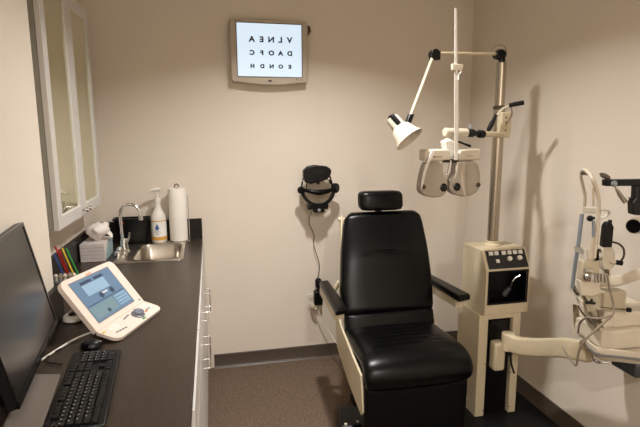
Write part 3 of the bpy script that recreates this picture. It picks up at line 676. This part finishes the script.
for hx_ in ((28, 342), (490, 338)):
    c = ph(*hx_, 2.262); MB().lathe(c, [(.001, 0), (.012, 0), (.011, .006), (.001, .007)], axis=V((0, -1, 0)), n=20).build('axis_knob', 'bronze', PH)
plate('edge_trim', [(346, 140), (372, 140), (366, 230), (372, 330), (392, 436), (374, 436), (350, 330), (338, 240)], 2.257, .006, 'beige_plastic', bev=.002)
plate('edge_trim', [(84, 38), (118, 38), (70, 140), (44, 210), (26, 300), (8, 372), (4, 330), (14, 250), (36, 160)], 2.254, .010, 'white_plastic', bev=.003)
plate('top_housing', [(34, 38), (225, 34), (248, 52), (262, 128), (196, 132), (34, 130)], 2.268, .070, 'ivory'); plate('top_housing', [(330, 44), (398, 40), (505, 34), (512, 128), (316, 132), (300, 100)], 2.268, .070, 'ivory')
plate('center_yoke', [(205, -25), (228, -42), (262, -46), (292, -30), (320, 10), (345, 40), (330, 120), (240, 128), (222, 40)], 2.285, .05, 'white_plastic')
MB().cyl(ph(268, -88, 2.325), ph(258, -20, 2.31), .017, 18).build('hanger_stem', 'ivory', PH)
MB().tube([ph(300, -28, 2.26), ph(345, -8, 2.25), ph(392, 12, 2.24)], [.005, .005, .007], 10).build('tilt_lever', 'black_plastic', PH)
plate('center_scale', [(272, 66), (318, 66), (314, 122), (276, 122)], 2.262, .02, 'chrome', bev=.002)
MB().cyl(ph(250, 128, 2.265), ph(226, 240, 2.262), .0045, 10).sph(ph(222, 250, 2.262), .008).build('level_pin', 'chrome', PH)
MB().cyl(ph(195, 128, 2.28), ph(320, 128, 2.28), .012, 14).build('spread_screw', 'bronze', PH)
MB().box(ph(114, 98, 2.267), ph(180, 94, 2.2685)).build('maker_mark', 'ink', PH); MB().lathe(ph(113, 97, 2.2672), [(.001, 0), (.0045, 0), (.001, .001)], axis=V((0, -1, 0)), n=14).build('maker_mark', 'ink', PH)
MB().box(ph(385, 95, 2.267), ph(440, 92, 2.2685)).build('maker_mark', 'ink', PH)
# near point rod
rx = at(456, 150, y=2.25)
MB().prism([at(454.6, 160, y=2.25), at(457.8, 160, y=2.25), at(457.6, 100, y=2.25), at(457.0, 8, y=2.25), at(455.0, 8, y=2.25), at(454.6, 100, y=2.25)], (0, .004, 0)).build('near_point_rod', 'white_plastic', PH)
MB().prism([at(457.0, 152, y=2.257), at(458.6, 152, y=2.257), at(458.8, 72, y=2.257), at(457.0, 72, y=2.257)], (0, .003, 0)).build('card_guide', 'white_plastic', PH)
MB().prism([at(452.5, 63.5, y=2.243), at(463.8, 64.5, y=2.243), at(463.4, 69, y=2.243), at(460, 70.5, y=2.243), at(453, 70, y=2.243)], (0, .02, 0)).build('card_clip', 'ivory', PH, bevel=.003)
MB().tube([at(455.5, 70, y=2.245), at(458.5, 75, y=2.245), at(461.5, 70.5, y=2.245)], .003, 8, smooth=3).cyl(at(458.5, 74, y=2.245), at(458.5, 80, y=2.245), .004, 8).build('clip_hook', 'white_plastic', PH)

# ------------------------------------------------------------------ slit lamp on the swing-out table
SL = thing('slit_lamp', (1.70, 1.70, tz1-.012), 'cream slit lamp microscope with chin rest posts and black arm, on the table at right', 'slit lamp')
yA, yB = 1.82, 1.68
ya = lambda px, py: at(px, py, y=yA); yb = lambda px, py: at(px, py, y=yB)
MB().tube([ya(582, 214), ya(579, 240), ya(575.4, 263), ya(571.8, 291)], .0082, 14).build('chin_rest_post', 'blue_grey', SL)
MB().tube([yb(593.4, 221), yb(593.2, 237)], .006, 12).build('chin_rest_post', 'blue_grey', SL)
MB().tube([ya(584.4, 207), ya(585, 196), ya(583, 186), ya(581, 177), ya(581.6, 172)], .0065, 12, smooth=5).build('forehead_frame', 'cream_dark', SL)
MB().tube([ya(581.6, 172), at(584.5, 169.8, y=1.77), at(588.5, 172.5, y=1.72), yb(592.5, 179), yb(596.8, 191), yb(598.4, 201), yb(598, 219), yb(596, 237), yb(594, 258)], .0085, 12, smooth=5).build('forehead_frame', 'ivory', SL)
MB().tube([ya(581.5, 173.5), at(588, 174, y=1.735)], .008, 10, flat=(.006, .006)).build('top_rest', 'bronze', SL)
MB().tube([yb(593, 187), yb(593.4, 206)], .0045, 8).build('frame_rod', 'cream_dark', SL)
MB().prism([at(582, 206.5, y=1.80), at(598.5, 208, y=1.68), at(598.5, 214, y=1.68), at(582.5, 212.5, y=1.80)], (.014, .0, 0)).build('forehead_bar', 'ivory', SL, bevel=.003)
MB().tube([at(597, 210, y=1.68), at(604, 209.6, y=1.71), at(609.3, 212.3, y=1.75), at(606, 216.5, y=1.78), at(597, 218.8, y=1.79)], .0048, 10, smooth=5).build('forehead_band', 'white_plastic', SL)
MB().sph(yb(590, 218.5), .0125).cyl(yb(590, 218.5), yb(594, 218), .006).build('height_knob', 'black_rubber', SL)
MB().prism([yb(591, 235), yb(595.6, 235), yb(595, 257), yb(589, 262), yb(589.5, 250)], (.025, .01, 0)).build('post_block', 'ivory', SL, bevel=.003)
MB().prism([ya(573.6, 246.5), ya(580, 247.5), yb(586, 250), yb(587.5, 258), ya(581, 253), ya(574.5, 250.5)], (.010, 0, .0)).build('cross_bar', 'ivory', SL, bevel=.002)
MB().prism([yb(581.5, 249), yb(586.5, 249.5), yb(587.5, 261), yb(585.5, 260)], (.006, 0, 0)).build('clamp_cheek', 'white_plastic', SL, bevel=.002)
MB().prism([yb(593.5, 250), yb(597.5, 249), yb(600, 253), yb(598.5, 260.5), yb(594.5, 261)], (.016, 0, 0)).build('chin_cup', 'white_plastic', SL, bevel=.005)
MB().prism([yb(583, 261), yb(599, 261), yb(601, 281), yb(581, 281)], (.01, .04, 0)).build('chin_rest_block', 'cream_dark', SL, bevel=.005)
MB().lathe(yb(586.8, 274)+V((0, -.012, -.012)), [(.001, -.012), (.018, -.012), (.021, -.006), (.021, .012), (.016, .018), (.001, .019)], n=22).build('chin_knob', 'chrome', SL)
MB().lathe(yb(586.8, 269)+V((0, -.012, 0)), [(.001, -.004), (.020, -.004), (.020, .004), (.001, .005)], n=22).build('chin_knob_cap', 'chrome', SL)
MB().prism([ya(570, 286), ya(573.5, 286), ya(577, 296), yb(581, 301), yb(580, 306), ya(576, 303), ya(571.5, 293)], (.012, 0, 0)).build('frame_foot', 'ivory', SL, bevel=.002)
MB().prism([yb(580, 281), yb(600, 281), yb(600, 294), yb(592, 297), yb(581, 295)], (.015, .04, 0)).build('frame_base', 'ivory', SL, bevel=.004)
MB().prism([ya(572, 304), ya(576, 306), ya(577.5, 320), ya(578.5, 336), ya(575, 334), ya(573, 320)], (.014, 0, 0)).build('frame_leg', 'cream_dark', SL, bevel=.003)
MB().prism([yb(582, 296), yb(587, 297), yb(598, 318), yb(603, 331), yb(597, 331), yb(588, 312)], (.012, 0, 0)).build('frame_leg', 'cream_dark', SL, bevel=.003)
MB().tube([yb(585.5, 302.5), yb(594.5, 303)], .007, 12).tube([yb(590, 303), yb(592, 299)], .006, 10).build('frame_clamp', 'black_metal', SL)
for k in range(4): MB().cyl(yb(594+k*3.2, 273)+V((0, -.006, 0)), yb(594.5+k*3.2, 282)+V((0, -.006, 0)), .005, 12).build('guide_post', 'chrome', SL)
# bases stacked on the table
bz = tz1-.012
def stackbase(name, x0, x1, y0_, y1_, za, zb, mt='ivory', c=.03, b=.005):
    q = [(x0, y0_+c), (x0+c, y0_), (x1, y0_), (x1, y1_), (x0, y1_)]
    MB().ring_loft([z3(q, za), z3(q, zb-.006), z3(off_poly(q, .006), zb)]).build(name, mt, SL, bevel=b)
stackbase('slide_base', 1.590, 1.875, 1.635, 1.845, bz, .838)
stackbase('slide_rail', 1.625, 1.875, 1.665, 1.835, .838, .905)
stackbase('instrument_base', 1.585, 1.735, 1.70, 1.82, .905, .985, 'cream_dark')
MB().tube([at(603, 281, y=1.74), at(616, 281, y=1.68), at(630, 277, y=1.63), at(650, 270, y=1.57)], .02, 16, flat=(.012, .022), smooth=4).build('microscope_arm', 'ivory', SL)
MB().tube([at(600, 307, y=1.655), at(614, 308.8, y=1.645), at(628, 309.6, y=1.635)], .0022, 8).build('control_rod', 'bronze', SL)
MB().lathe(at(628.8, 309.8, y=1.635), [(.001, -.009), (.010, -.008), (.0115, 0), (.009, .008), (.001, .009)], n=18).build('control_knob', 'black_rubber', SL)
# illumination tower
tw = 1.72
MB().tube([at(607, 246, y=tw+.02), at(606, 262, y=tw+.02), at(605, 287, y=tw+.02)], .020, 14).build('tower_column', 'ivory', SL)
MB().prism([at(602.5, 247, y=tw), at(613, 246.5, y=tw), at(616, 255, y=tw), at(615, 266, y=tw), at(610, 271, y=tw), at(604, 270, y=tw), at(601.5, 260, y=tw)], (.01, .05, 0)).build('tower_head', 'ivory', SL, bevel=.006)
MB().prism([at(603.2, 247.5, y=tw-.01), at(612.2, 247.5, y=tw-.01), at(614.2, 227, y=tw-.01), at(611.8, 222.5, y=tw-.01), at(608.4, 222.7, y=tw-.01), at(605.6, 226.5, y=tw-.01)], (.010, .035, 0)).build('lamp_housing', 'black_plastic', SL, bevel=.004)
MB().cyl(at(609.8, 226, y=tw+.01), at(610.2, 220, y=tw+.01), .0075, 12).build('lamp_cap', 'black_plastic', SL)
MB().tube([at(612.5, 242, y=tw), at(619, 244, y=tw), at(623.6, 249, y=tw), at(623.8, 256, y=tw), at(621, 261, y=tw)], .0045, 10, smooth=5).build('lamp_cable', 'bronze', SL)
MB().cyl(at(611, 262, y=tw-.01), at(617, 262.5, y=tw-.02), .006, 12).build('knob_shaft', 'ivory', SL)
MB().cyl(at(616, 262.3, y=tw-.02), at(622.5, 263.2, y=tw-.03), .0105, 16).build('centering_knob', 'black_rubber', SL, bevel=.002)
MB().tube([at(606.5, 270, y=tw), at(607, 275, y=tw-.01)], .009, 10).build('cable_plug', 'bronze', SL)
# black upper arm with microscope head
my = 1.66
MB().prism([at(606.5, 179.8, y=my), at(645, 179.2, y=my-.05), at(645, 185.8, y=my-.05), at(606.5, 186.3, y=my)], (.004, .03, 0)).build('upper_arm', 'black_metal', SL, bevel=.002)
MB().lathe(at(613.5, 183.5, y=my-.006), [(.001, 0), (.013, 0), (.0125, .006), (.001, .008)], axis=V((-.25, -1, 0)), n=20).build('arm_knob', 'blue_grey', SL)
MB().cyl(at(614, 185, y=my-.02), at(617, 190, y=my-.02), .0035, 10).build('lever_shaft', 'steel', SL)
MB().tube([at(616.5, 189, y=my-.02), at(620, 195, y=my-.02), at(625, 201.8, y=my-.02)], [.0055, .0085, .0095], 14).build('lever_handle', 'steel', SL)
MB().tube([at(610, 181, y=my+.01), at(608, 177.5, y=my+.01)], .007, 12).build('mirror_stem', 'steel', SL)
MB().lathe(at(605, 176.2, y=my+.01), [(.001, -.006), (.019, -.005), (.023, 0), (.019, .005), (.001, .006)], axis=V((.15, -.45, .85)), n=24).build('prism_cap', 'bronze', SL)
MB().prism([at(637, 186, y=my-.05), at(648, 186, y=my-.05), at(648, 216, y=my-.05), at(633.5, 215, y=my-.05), at(633, 203, y=my-.05), at(636.5, 198, y=my-.05)], (.01, .04, 0)).build('microscope_body', 'black_metal', SL, bevel=.004)
MB().cyl(at(628, 198, y=my-.03), at(637, 198, y=my-.03), .002, 8).build('scale_pin', 'steel', SL)
ec = at(634.5, 226, y=my-.09); axm = V((.90, .43, 0))
MB().lathe(ec, [(.001, .0), (.016, .0), (.020, -.004), (.030, -.006), (.032, .004), (.031, .03), (.026, .06), (.001, .06)], axis=axm, n=28).build('objective', 'cream_dark', SL)
MB().lathe(ec-axm.normalized()*.0075, [(.001, 0), (.0265, 0), (.0265, .003), (.001, .003)], axis=-axm, n=28).build('objective_lens', 'black_gloss', SL)
mcol = V((1.835, 1.68, .905))
MB().cyl(mcol, V((1.835, 1.68, 1.40)), .020, 20).build('microscope_column', 'ivory', SL)
MB().tube([ec+axm.normalized()*.05, V((1.835, 1.68, 1.25))], .026, 20).build('microscope_tube', 'cream_dark', SL)
MB().tube([at(644, 212, y=my-.04), V((1.82, 1.665, 1.29)), V((1.835, 1.68, 1.27))], .016, 14).build('head_link', 'black_metal', SL)
# cables
MB().tube([at(607, 274, y=1.68), at(610, 290, y=1.64), at(613.5, 305.7, y=1.61), at(612.5, 314.5, y=1.60), at(600, 318.3, y=1.61), at(587, 318, y=1.66), at(580, 323, y=1.74), at(578, 333, y=1.79)], .0045, 8, smooth=6).build('power_cable', 'cable_grey', SL)
MB().tube([at(612, 316, y=1.60), at(597, 328.5, y=1.58), at(584.5, 340.7, y=1.60), at(579, 351, y=1.62), at(576.7, 364, y=1.64), at(574, 364, y=1.66), at(566, 353, y=1.76), at(562.5, 347, y=1.80)], .0045, 8, smooth=6).build('power_cable', 'cable_grey', SL)
MB().tube([at(578, 306, y=1.78), at(584, 315, y=1.70), at(592, 323, y=1.66), at(599, 330, y=1.62)], .0035, 8, smooth=5).build('control_cable', 'bronze', SL)
MB().tube([at(592, 357, y=1.68), at(596, 362.5, y=1.66), at(603, 362.5, y=1.66), at(610, 358, y=1.68)], .0022, 8, smooth=5).build('hanging_cable', 'cable_black', ST)

# ------------------------------------------------------------------ desk things
# computer monitor
MN = thing('computer_monitor', (-.53, 1.45, Z), 'black computer monitor at the left edge, switched off, on a flat stand', 'monitor')
e = V((.128, -.992, 0)).normalized()
B = at(57, 323, z=1.06); _d = (at(22, 222, z=1.3)-EYE); T_ = EYE + _d*((B-EYE).dot(e)/_d.dot(e)); up_ = (T_-B); up_ = (up_-e*up_.dot(e)); Hm = up_.length; up_.normalize(); nf = up_.cross(e).normalized()
if nf.x < 0: nf = -nf
Wm = .54; mcn = B + e*(Wm/2) + up_*(Hm/2)
MB().obox(mcn-nf*.012, e, up_, nf, Wm/2, Hm/2, .012).build('housing', 'black_plastic', MN, bevel=.004)
MB().obox(mcn-nf*.034, e, up_, nf, Wm/2-.12, Hm/2-.08, .012).build('rear_bulge', 'black_plastic', MN, bevel=.01)
MB().obox(mcn+up_*.004+nf*.0004, e, up_, nf, Wm/2-.014, Hm/2-.016, .0006).build('screen', 'screen_off', MN)
for s_, (c, hx, hy) in enumerate(((mcn+up_*(Hm/2-.006), Wm/2, .006), (mcn-up_*(Hm/2-.009), Wm/2, .009), (mcn+e*(Wm/2-.006), .006, Hm/2), (mcn-e*(Wm/2-.006), .006, Hm/2))):
    MB().obox(c+nf*.0012, e, up_, nf, hx, hy, .0022).build('bezel', 'black_gloss', MN, bevel=.001)
bc = V(((at(27, 378, z=Z).x+at(60, 378, z=Z).x)/2-.01, 1.35, Z))
qs = [at(27, 377, z=Z), at(61, 377, z=Z), at(42, 432, z=Z), at(0, 436, z=Z)]
MB().prism([p+V((0, 0, .001)) for p in qs], (0, 0, .009)).build('stand_base', 'grey_mat', MN, bevel=.002)
MB().prism([V((-.555, 1.42, Z+.009)), V((-.535, 1.42, Z+.009)), V((-.535, 1.32, Z+.009)), V((-.555, 1.32, Z+.009))], (-.0, 0, .15)).build('stand_neck', 'black_plastic', MN, bevel=.003)

# keyboard
KB = thing('keyboard', (-.355, 1.37, Z), 'black computer keyboard on the worktop in front of the monitor', 'keyboard')
kf = V((-.448, 1.598, Z)); kr = V((-.311, 1.585, Z)); kdir = V((.036, -.42, 0)).normalized(); kw = V((kr-kf).to_tuple()); kx = V((-kdir.y, kdir.x, 0))
if kx.x < 0: kx = -kx
KL, KW = .445, .138
ksl = (V((0, 0, -1))*.05 + kx).normalized(); kup = kx.cross(V((0, 1, 0)))
kup = ksl.cross(kdir).normalized(); kup = kup if kup.z > 0 else -kup
k0 = kf + V((0, 0, .026))
MB().prism([kf+V((0, 0, .001)), kf+kx*KW+V((0, 0, .001)), kf+kx*KW+V((0, 0, .014)), k0-V((0, 0, .004))], kdir*KL).build('case', 'black_plastic', KB, bevel=.003)
U = .0186
rowdefs = [[1, .9, 1, 1, 1, 1, -.35, 1, 1, 1, 1, -.35, 1, 1, 1, 1], [1]*13+[2], [1.5]+[1]*12+[1.5], [1.75]+[1]*11+[2.25], [2.25]+[1]*10+[2.75], [1.5, 1, 1.25, 6, 1.25, 1, 1, 2]]
rowdefs[0] = [1, -1, 1, 1, 1, 1, -.5, 1, 1, 1, 1, -.5, 1, 1, 1, 1]
tot = KL-.02
def key(u, w, r):
    # u: distance from far end in m for key's left side measured from near (user left) end
    cu = .010 + (KL-.02) - u - w*U/2; cv = .020 + r*.0182 + (.003 if r else 0)
    c = kf + kdir*cu + kx*cv + V((0, 0, .0255-.0085*(cv/KW)))
    MB().obox(c, kdir, kx, V((0, 0, 1)), w*U/2-.0014, .0078, .0035).build('key', 'black_metal', KB, bevel=.0012, seg=1)
for r, rd in enumerate(rowdefs):
    u = 0
    for w in rd:
        if w < 0: u += -w*U
        else: key(u, w, r); u += w*U
    u0 = 15.25*U
    navs = {0: 3, 1: 3, 2: 3, 3: 0, 4: 1, 5: 3}[r]
    for q in range(navs): key(u0+(q if navs == 3 else 1)*U, 1, r)
    if r: 
        for q in range(4 if r != 5 else 3): key(18.6*U+q*U, 1, r)
lg = MB()
for r in range(1, 5):
    for q in range(13):
        cu = .010+(KL-.02)-(q+.5+(.0, .0, .5, .75, 1.25)[r])*U; cv = .0215+r*.0182
        c = kf+kdir*cu+kx*cv+V((0, 0, .0291-.0085*(cv/KW)+.0003)); lg.obox(c+kdir*.003-kx*.002, kdir, kx, V((0, 0, 1)), .0008, .0012, .0002)
    for q in range(4):
        cu = .010+(KL-.02)-(18.6+q+.5)*U; cv = .0215+r*.0182
        c = kf+kdir*cu+kx*cv+V((0, 0, .0291-.0085*(cv/KW)+.0003)); lg.obox(c+kdir*.003-kx*.002, kdir, kx, V((0, 0, 1)), .0008, .0012, .0002)
lg.build('key_legends', 'label_white', KB)
# mouse
ms = thing('computer_mouse', (-.43, 1.69, Z), 'black computer mouse between the keyboard and the tablet device', 'mouse')
MB().lathe((-.412, 1.670, Z+.001), [(.026, 0), (.030, .006), (.028, .016), (.020, .024), (.010, .028), (.001, .029)], n=28, sx=1.15, sy=.9).build('body', 'black_plastic', ms)
MB().obox(V((-.385, 1.664, Z+.024)), X, V((0, 1, 0)), V((0, 0, 1)), .007, .002, .002).build('scroll_wheel', 'grey_plastic', ms, bevel=.001)
MB().tube([(-.44, 1.70, Z+.008), (-.50, 1.68, Z+.006), (-.53, 1.63, Z+.006), (-.52, 1.58, Z+.006), (-.47, 1.55, Z+.006)], .0022, 6, smooth=5).build('mouse_cable', 'cable_black', ms)

# controller with tilted touch screen
TB = thing('touch_controller', (-.38, 1.9, Z), 'pinkish white controller with tilted blue touch screen and round dial, on the worktop', 'controller')
HL = V((-.403, 1.718, .996)); HR = V((-.286, 2.014, .996)); w_ = (HR-HL).normalized(); n_ = V((-w_.y, w_.x, 0)); Wt = (HR-HL).length
hc = (HL+HR)/2; sv = (n_*.128+V((0, 0, .163))).normalized(); Ls = .212; sn = w_.cross(sv).normalized()
if sn.z < 0: sn = -sn
kv = (-n_*.078+V((0, 0, -.022))).normalized(); Lk = .083; kn = w_.cross(kv).normalized(); kn = kn if kn.z > 0 else -kn
def rr2(w, y0, y1, rt, rb, o, ax_, ay, n=6):
    """rounded outline in plane: x in -w..w, y0..y1"""
    pts = []
    for cx, cy, a0, r in ((w-rt, y1-rt, 0, rt), (-w+rt, y1-rt, 90, rt), (-w+rb, y0+rb, 180, rb), (w-rb, y0+rb, 270, rb)):
        for i in range(n+1):
            a = math.radians(a0+90*i/n); pts.append(o+ax_*(cx+r*math.cos(a))+ay*(cy+r*math.sin(a)))
    return pts
MB().prism(rr2(Wt/2, 0, Ls, .028, .001, hc, w_, sv), -sn*.019).build('screen_housing', 'pink_plastic', TB, bevel=.007, seg=3)
MB().prism(rr2(Wt/2+.001, 0, Lk, .030, .001, hc, w_, kv), -kn*.012).build('keypad_housing', 'pink_plastic', TB, bevel=.006, seg=3)
ft = [hc-w_*(Wt/2-.03)-V((0, 0, .02)), hc+w_*(Wt/2-.03)-V((0, 0, .02)), hc+w_*(Wt/2-.03)+n_*.11+V((0, 0, .10)), hc-w_*(Wt/2-.03)+n_*.11+V((0, 0, .10))]
MB().poly([hc+w_*s*(Wt/2-.07)+p for s in (-1, 1) for p in (V((0, 0, -.034)), n_*.07+V((0, 0, -.034)), n_*.06+V((0, 0, .045)), -kn*.018)], [(0, 1, 2, 3), (7, 6, 5, 4), (0, 4, 5, 1), (1, 5, 6, 2), (2, 6, 7, 3), (3, 7, 4, 0)]).build('rear_foot', 'beige_plastic', TB)
scx = -.002; sw, s0, s1 = .104, .024, .190
def sp_(u, v, h=0): return hc + w_*u + sv*v + sn*h
def sq(name, u0, u1, v0, v1, mt, h=.0008, parent=TB): return MB().prism([sp_(u0, v0, .0), sp_(u1, v0, .0), sp_(u1, v1, .0), sp_(u0, v1, .0)], sn*h).build(name, mt, parent)
MB().prism([sp_(-.126, s0-.004), sp_(.112, s0-.004), sp_(.112, s1+.004), sp_(-.126, s1+.004)], sn*.0005).build('screen_border', 'grey_plastic', TB)
scn = sq('screen', -.122, .108, s0, s1, 'tab_screen', .0009)
sq('screen_window', -.080, .05, .122, .166, 'tab_light', .0012, scn); sq('screen_window', -.078, -.015, .169, .180, 'tab_dark', .0012, scn); sq('screen_window', .0, .055, .169, .180, 'tab_dark', .0012, scn)
sq('screen_window', -.118, .02, .032, .082, 'tab_green', .0012, scn); sq('screen_window', -.118, .104, .086, .089, 'tab_dark', .0012, scn); sq('screen_window', .03, .10, .036, .08, 'tab_light', .0012, scn)
for q, r_ in ((-.02, .012), (.045, .012)):
    c = sp_(q, .105, .001); MB().lathe(c, [(r_*.7, 0), (r_, 0), (r_, .0006), (r_*.7, .0006)], axis=sn, n=20).build('screen_icon', 'tab_dark', scn)
for i in range(4):
    for j in range(3): sq('screen_icon', .034+i*.016, .045+i*.016, .040+j*.013, .048+j*.013, 'tab_screen', .0015, scn)
sq('screen_icon', -.045, -.030, .036, .05, 'tab_dark', .0015, scn)
for q in range(3): sq('screen_icon', -.012+q*.012, -.004+q*.012, .108, .114, 'label_white', .0015, scn)
MB().prism([sp_(-.02, .197), sp_(.012, .197), sp_(.012, .2005), sp_(-.02, .2005)], sn*.0006).build('maker_mark', 'orange', TB)
MB().prism([sp_(.135, .012), sp_(.148, .012), sp_(.148, .018), sp_(.135, .018)], sn*.0006).build('model_mark', 'grey_plastic', TB)
def kp(u, v, h=0): return hc + w_*u + kv*v + kn*h
MB().lathe(kp(.042, .040), [(.001, 0), (.026, 0), (.026, .004), (.021, .006), (.020, .016), (.017, .018), (.010, .015), (.001, .015)], axis=kn, n=30).build('dial', 'knob_grey', TB)
def kb_(u, v, a, b, mt): MB().obox(kp(u, v, .001), w_, kv, kn, a, b, .0016).build('button', mt, TB, bevel=.0008, seg=1)
kb_(-.150, .020, .006, .004, 'yellow'); kb_(.030, .072, .008, .004, 'green'); kb_(.085, .050, .005, .004, 'orange')
for u, v in ((-.115, .022), (-.098, .020), (-.081, .018), (-.115, .034), (-.098, .032), (-.081, .030), (.10, .018), (.115, .016), (.13, .018), (.105, .030), (.120, .030), (.135, .032)): kb_(u, v, .0055, .0035, 'label_white')
for u, v in ((-.118, .052), (-.103, .054), (-.088, .056), (-.073, .058), (-.02, .020), (-.005, .018), (.01, .016), (.10, .045), (.115, .045)): kb_(u, v, .005, .003, 'knob_grey')
MB().tube([(-.42, 1.80, Z+.012), (-.48, 1.75, Z+.006), (-.52, 1.66, Z+.006), (-.545, 1.59, Z+.006)], .0035, 8, smooth=6).build('cable', 'cable_white', TB)
MB().cyl(kp(.0, .075, -.02), V((kp(.0, .075).x, kp(.0, .075).y, Z+.001)), .008, 12).cyl(kp(-.12, .06, -.02), V((kp(-.12, .06).x, kp(-.12, .06).y, Z+.001)), .008, 12).cyl(kp(.12, .06, -.02), V((kp(.12, .06).x, kp(.12, .06).y, Z+.001)), .008, 12).build('rubber_feet', 'black_rubber', TB)

# small white oval gadget behind the controller
gd = thing('oval_gadget', (-.56, 1.96, Z), 'small white oval device with black centre beside the monitor and behind the controller', 'device')
gc = V((-.535, 1.95, Z))
MB().lathe(gc+V((0, 0, .001)), [(.03, 0), (.040, .006), (.038, .02), (.030, .026), (.022, .024)], n=32, sx=.95, sy=1.0).build('housing', 'white_plastic', gd)
MB().lathe(gc+V((0, 0, .02)), [(.001, 0), (.022, 0), (.018, .010), (.001, .012)], n=28, sx=.9, sy=.9).build('centre', 'black_gloss', gd)
MB().tube([gc+V((-.02, .03, .028)), gc+V((0, .01, .040)), gc+V((.018, -.02, .03))], .004, 8, smooth=4).build('loop', 'white_plastic', gd)

# pens in a clear holder at the wall step
pcn = at(68, 281, y=2.36)
pcx, pcy = -.665, 2.36
ph_ = thing('pen_holder', (pcx, pcy, Z), 'clear and white pen holder behind the controller against the left wall', 'pen holder')
MB().ring_loft([rrect(pcx-.05, pcx+.05, pcy-.03, pcy+.03, .01, Z+.001, 3), rrect(pcx-.05, pcx+.05, pcy-.03, pcy+.03, .01, Z+.055, 3), rrect(pcx-.046, pcx+.046, pcy-.026, pcy+.026, .008, Z+.055, 3), rrect(pcx-.046, pcx+.046, pcy-.026, pcy+.026, .008, Z+.006, 3)]).build('cup', 'clear', ph_)
for k in range(5): MB().sph((pcx-.038+k*.019, pcy-.012+.006*(k % 2), Z+.072), .010, sz=1.2, n=12).cyl((pcx-.038+k*.019, pcy-.012+.006*(k % 2), Z+.045), (pcx-.038+k*.019, pcy-.012+.006*(k % 2), Z+.068), .007, 10).build('clear_cap', 'ivory', ph_)
pens = [('blue', 'blue pen leaning left in the holder by the wall', (54, 254), (62, 272), .0045, None),
        ('red', 'red pen, tallest and leftmost of the two red ones in the holder', (55, 246), (66, 271), .005, 'red'),
        ('red', 'red pen beside the yellow one in the holder', (59, 249), (68, 272), .005, None),
        ('yellow', 'yellow pencil between the red and green pens in the holder', (62, 248), (72, 271), .0045, None),
        ('green', 'green pen, rightmost in the holder by the wall', (66, 248), (77, 272), .005, 'green')]
for k, (mt, lb, a, b, r, cap) in enumerate(pens):
    yy = pcy-.014+.008*(k % 3)
    r *= .78; A, Bp = at(*a, y=yy), at(*b, y=yy); d = (A-Bp).normalized(); bot = Bp - d*((Bp.z-(Z+.012))/d.z)
    t = thing('pencil' if mt == 'yellow' else 'pen', bot, lb, 'pencil' if mt == 'yellow' else 'pen', 'pens in the holder by the left wall')
    MB().cyl(bot, A-d*.018, r, 12).build('barrel', mt, t)
    MB().cone(A-d*.018, A, r*1.25, r*.9, 12).build('end_cap', cap or mt, t)

# ------------------------------------------------------------------ ceiling lights (real fittings) and daylight-free warm light
def downlight(x, y, power, size, label, spread=158):
    t = thing('downlight', (x, y, CEIL-.012), label, 'ceiling light')
    MB().ring_loft([[V((x+r*math.cos(a*PI/20), y+r*math.sin(a*PI/20), z)) for a in range(40)] for r, z in ((size*.5+.03, CEIL-.0005), (size*.5+.03, CEIL-.008), (size*.5, CEIL-.012), (size*.5, CEIL-.0005))], closed=True).build('trim_ring', 'white_plastic', t)
    MB().lathe((x, y, CEIL-.006), [(.001, 0), (size*.5-.002, 0), (size*.5-.002, .004), (.001, .004)], n=32).build('diffuser', 'opal', t)
    l = bpy.data.lights.new('downlight_lamp', 'AREA'); l.shape = 'DISK'; l.size = size*.9; l.energy = power; l.color = (1, .975, .955)
    l.spread = math.radians(spread)
    o = bpy.data.objects.new('downlight_lamp', l); C.objects.link(o); o.parent = t; o.location = (0, 0, -.006)
downlight(.55, 2.15, 27, .14, 'round ceiling downlight nearest the back wall', 134)
downlight(.45, -1.15, 62, .14, 'round ceiling downlight farthest from the back wall', 164)
w = bpy.data.worlds.new('world'); bpy.context.scene.world = w; w.use_nodes = True
w.node_tree.nodes['Background'].inputs[0].default_value = (.8, .77, .72, 1); w.node_tree.nodes['Background'].inputs[1].default_value = .05

vs = bpy.context.scene.view_settings
vs.view_transform = 'Standard'; vs.look = 'None'; vs.gamma = 1; vs.use_curve_mapping = False
vs.exposure = 0.2
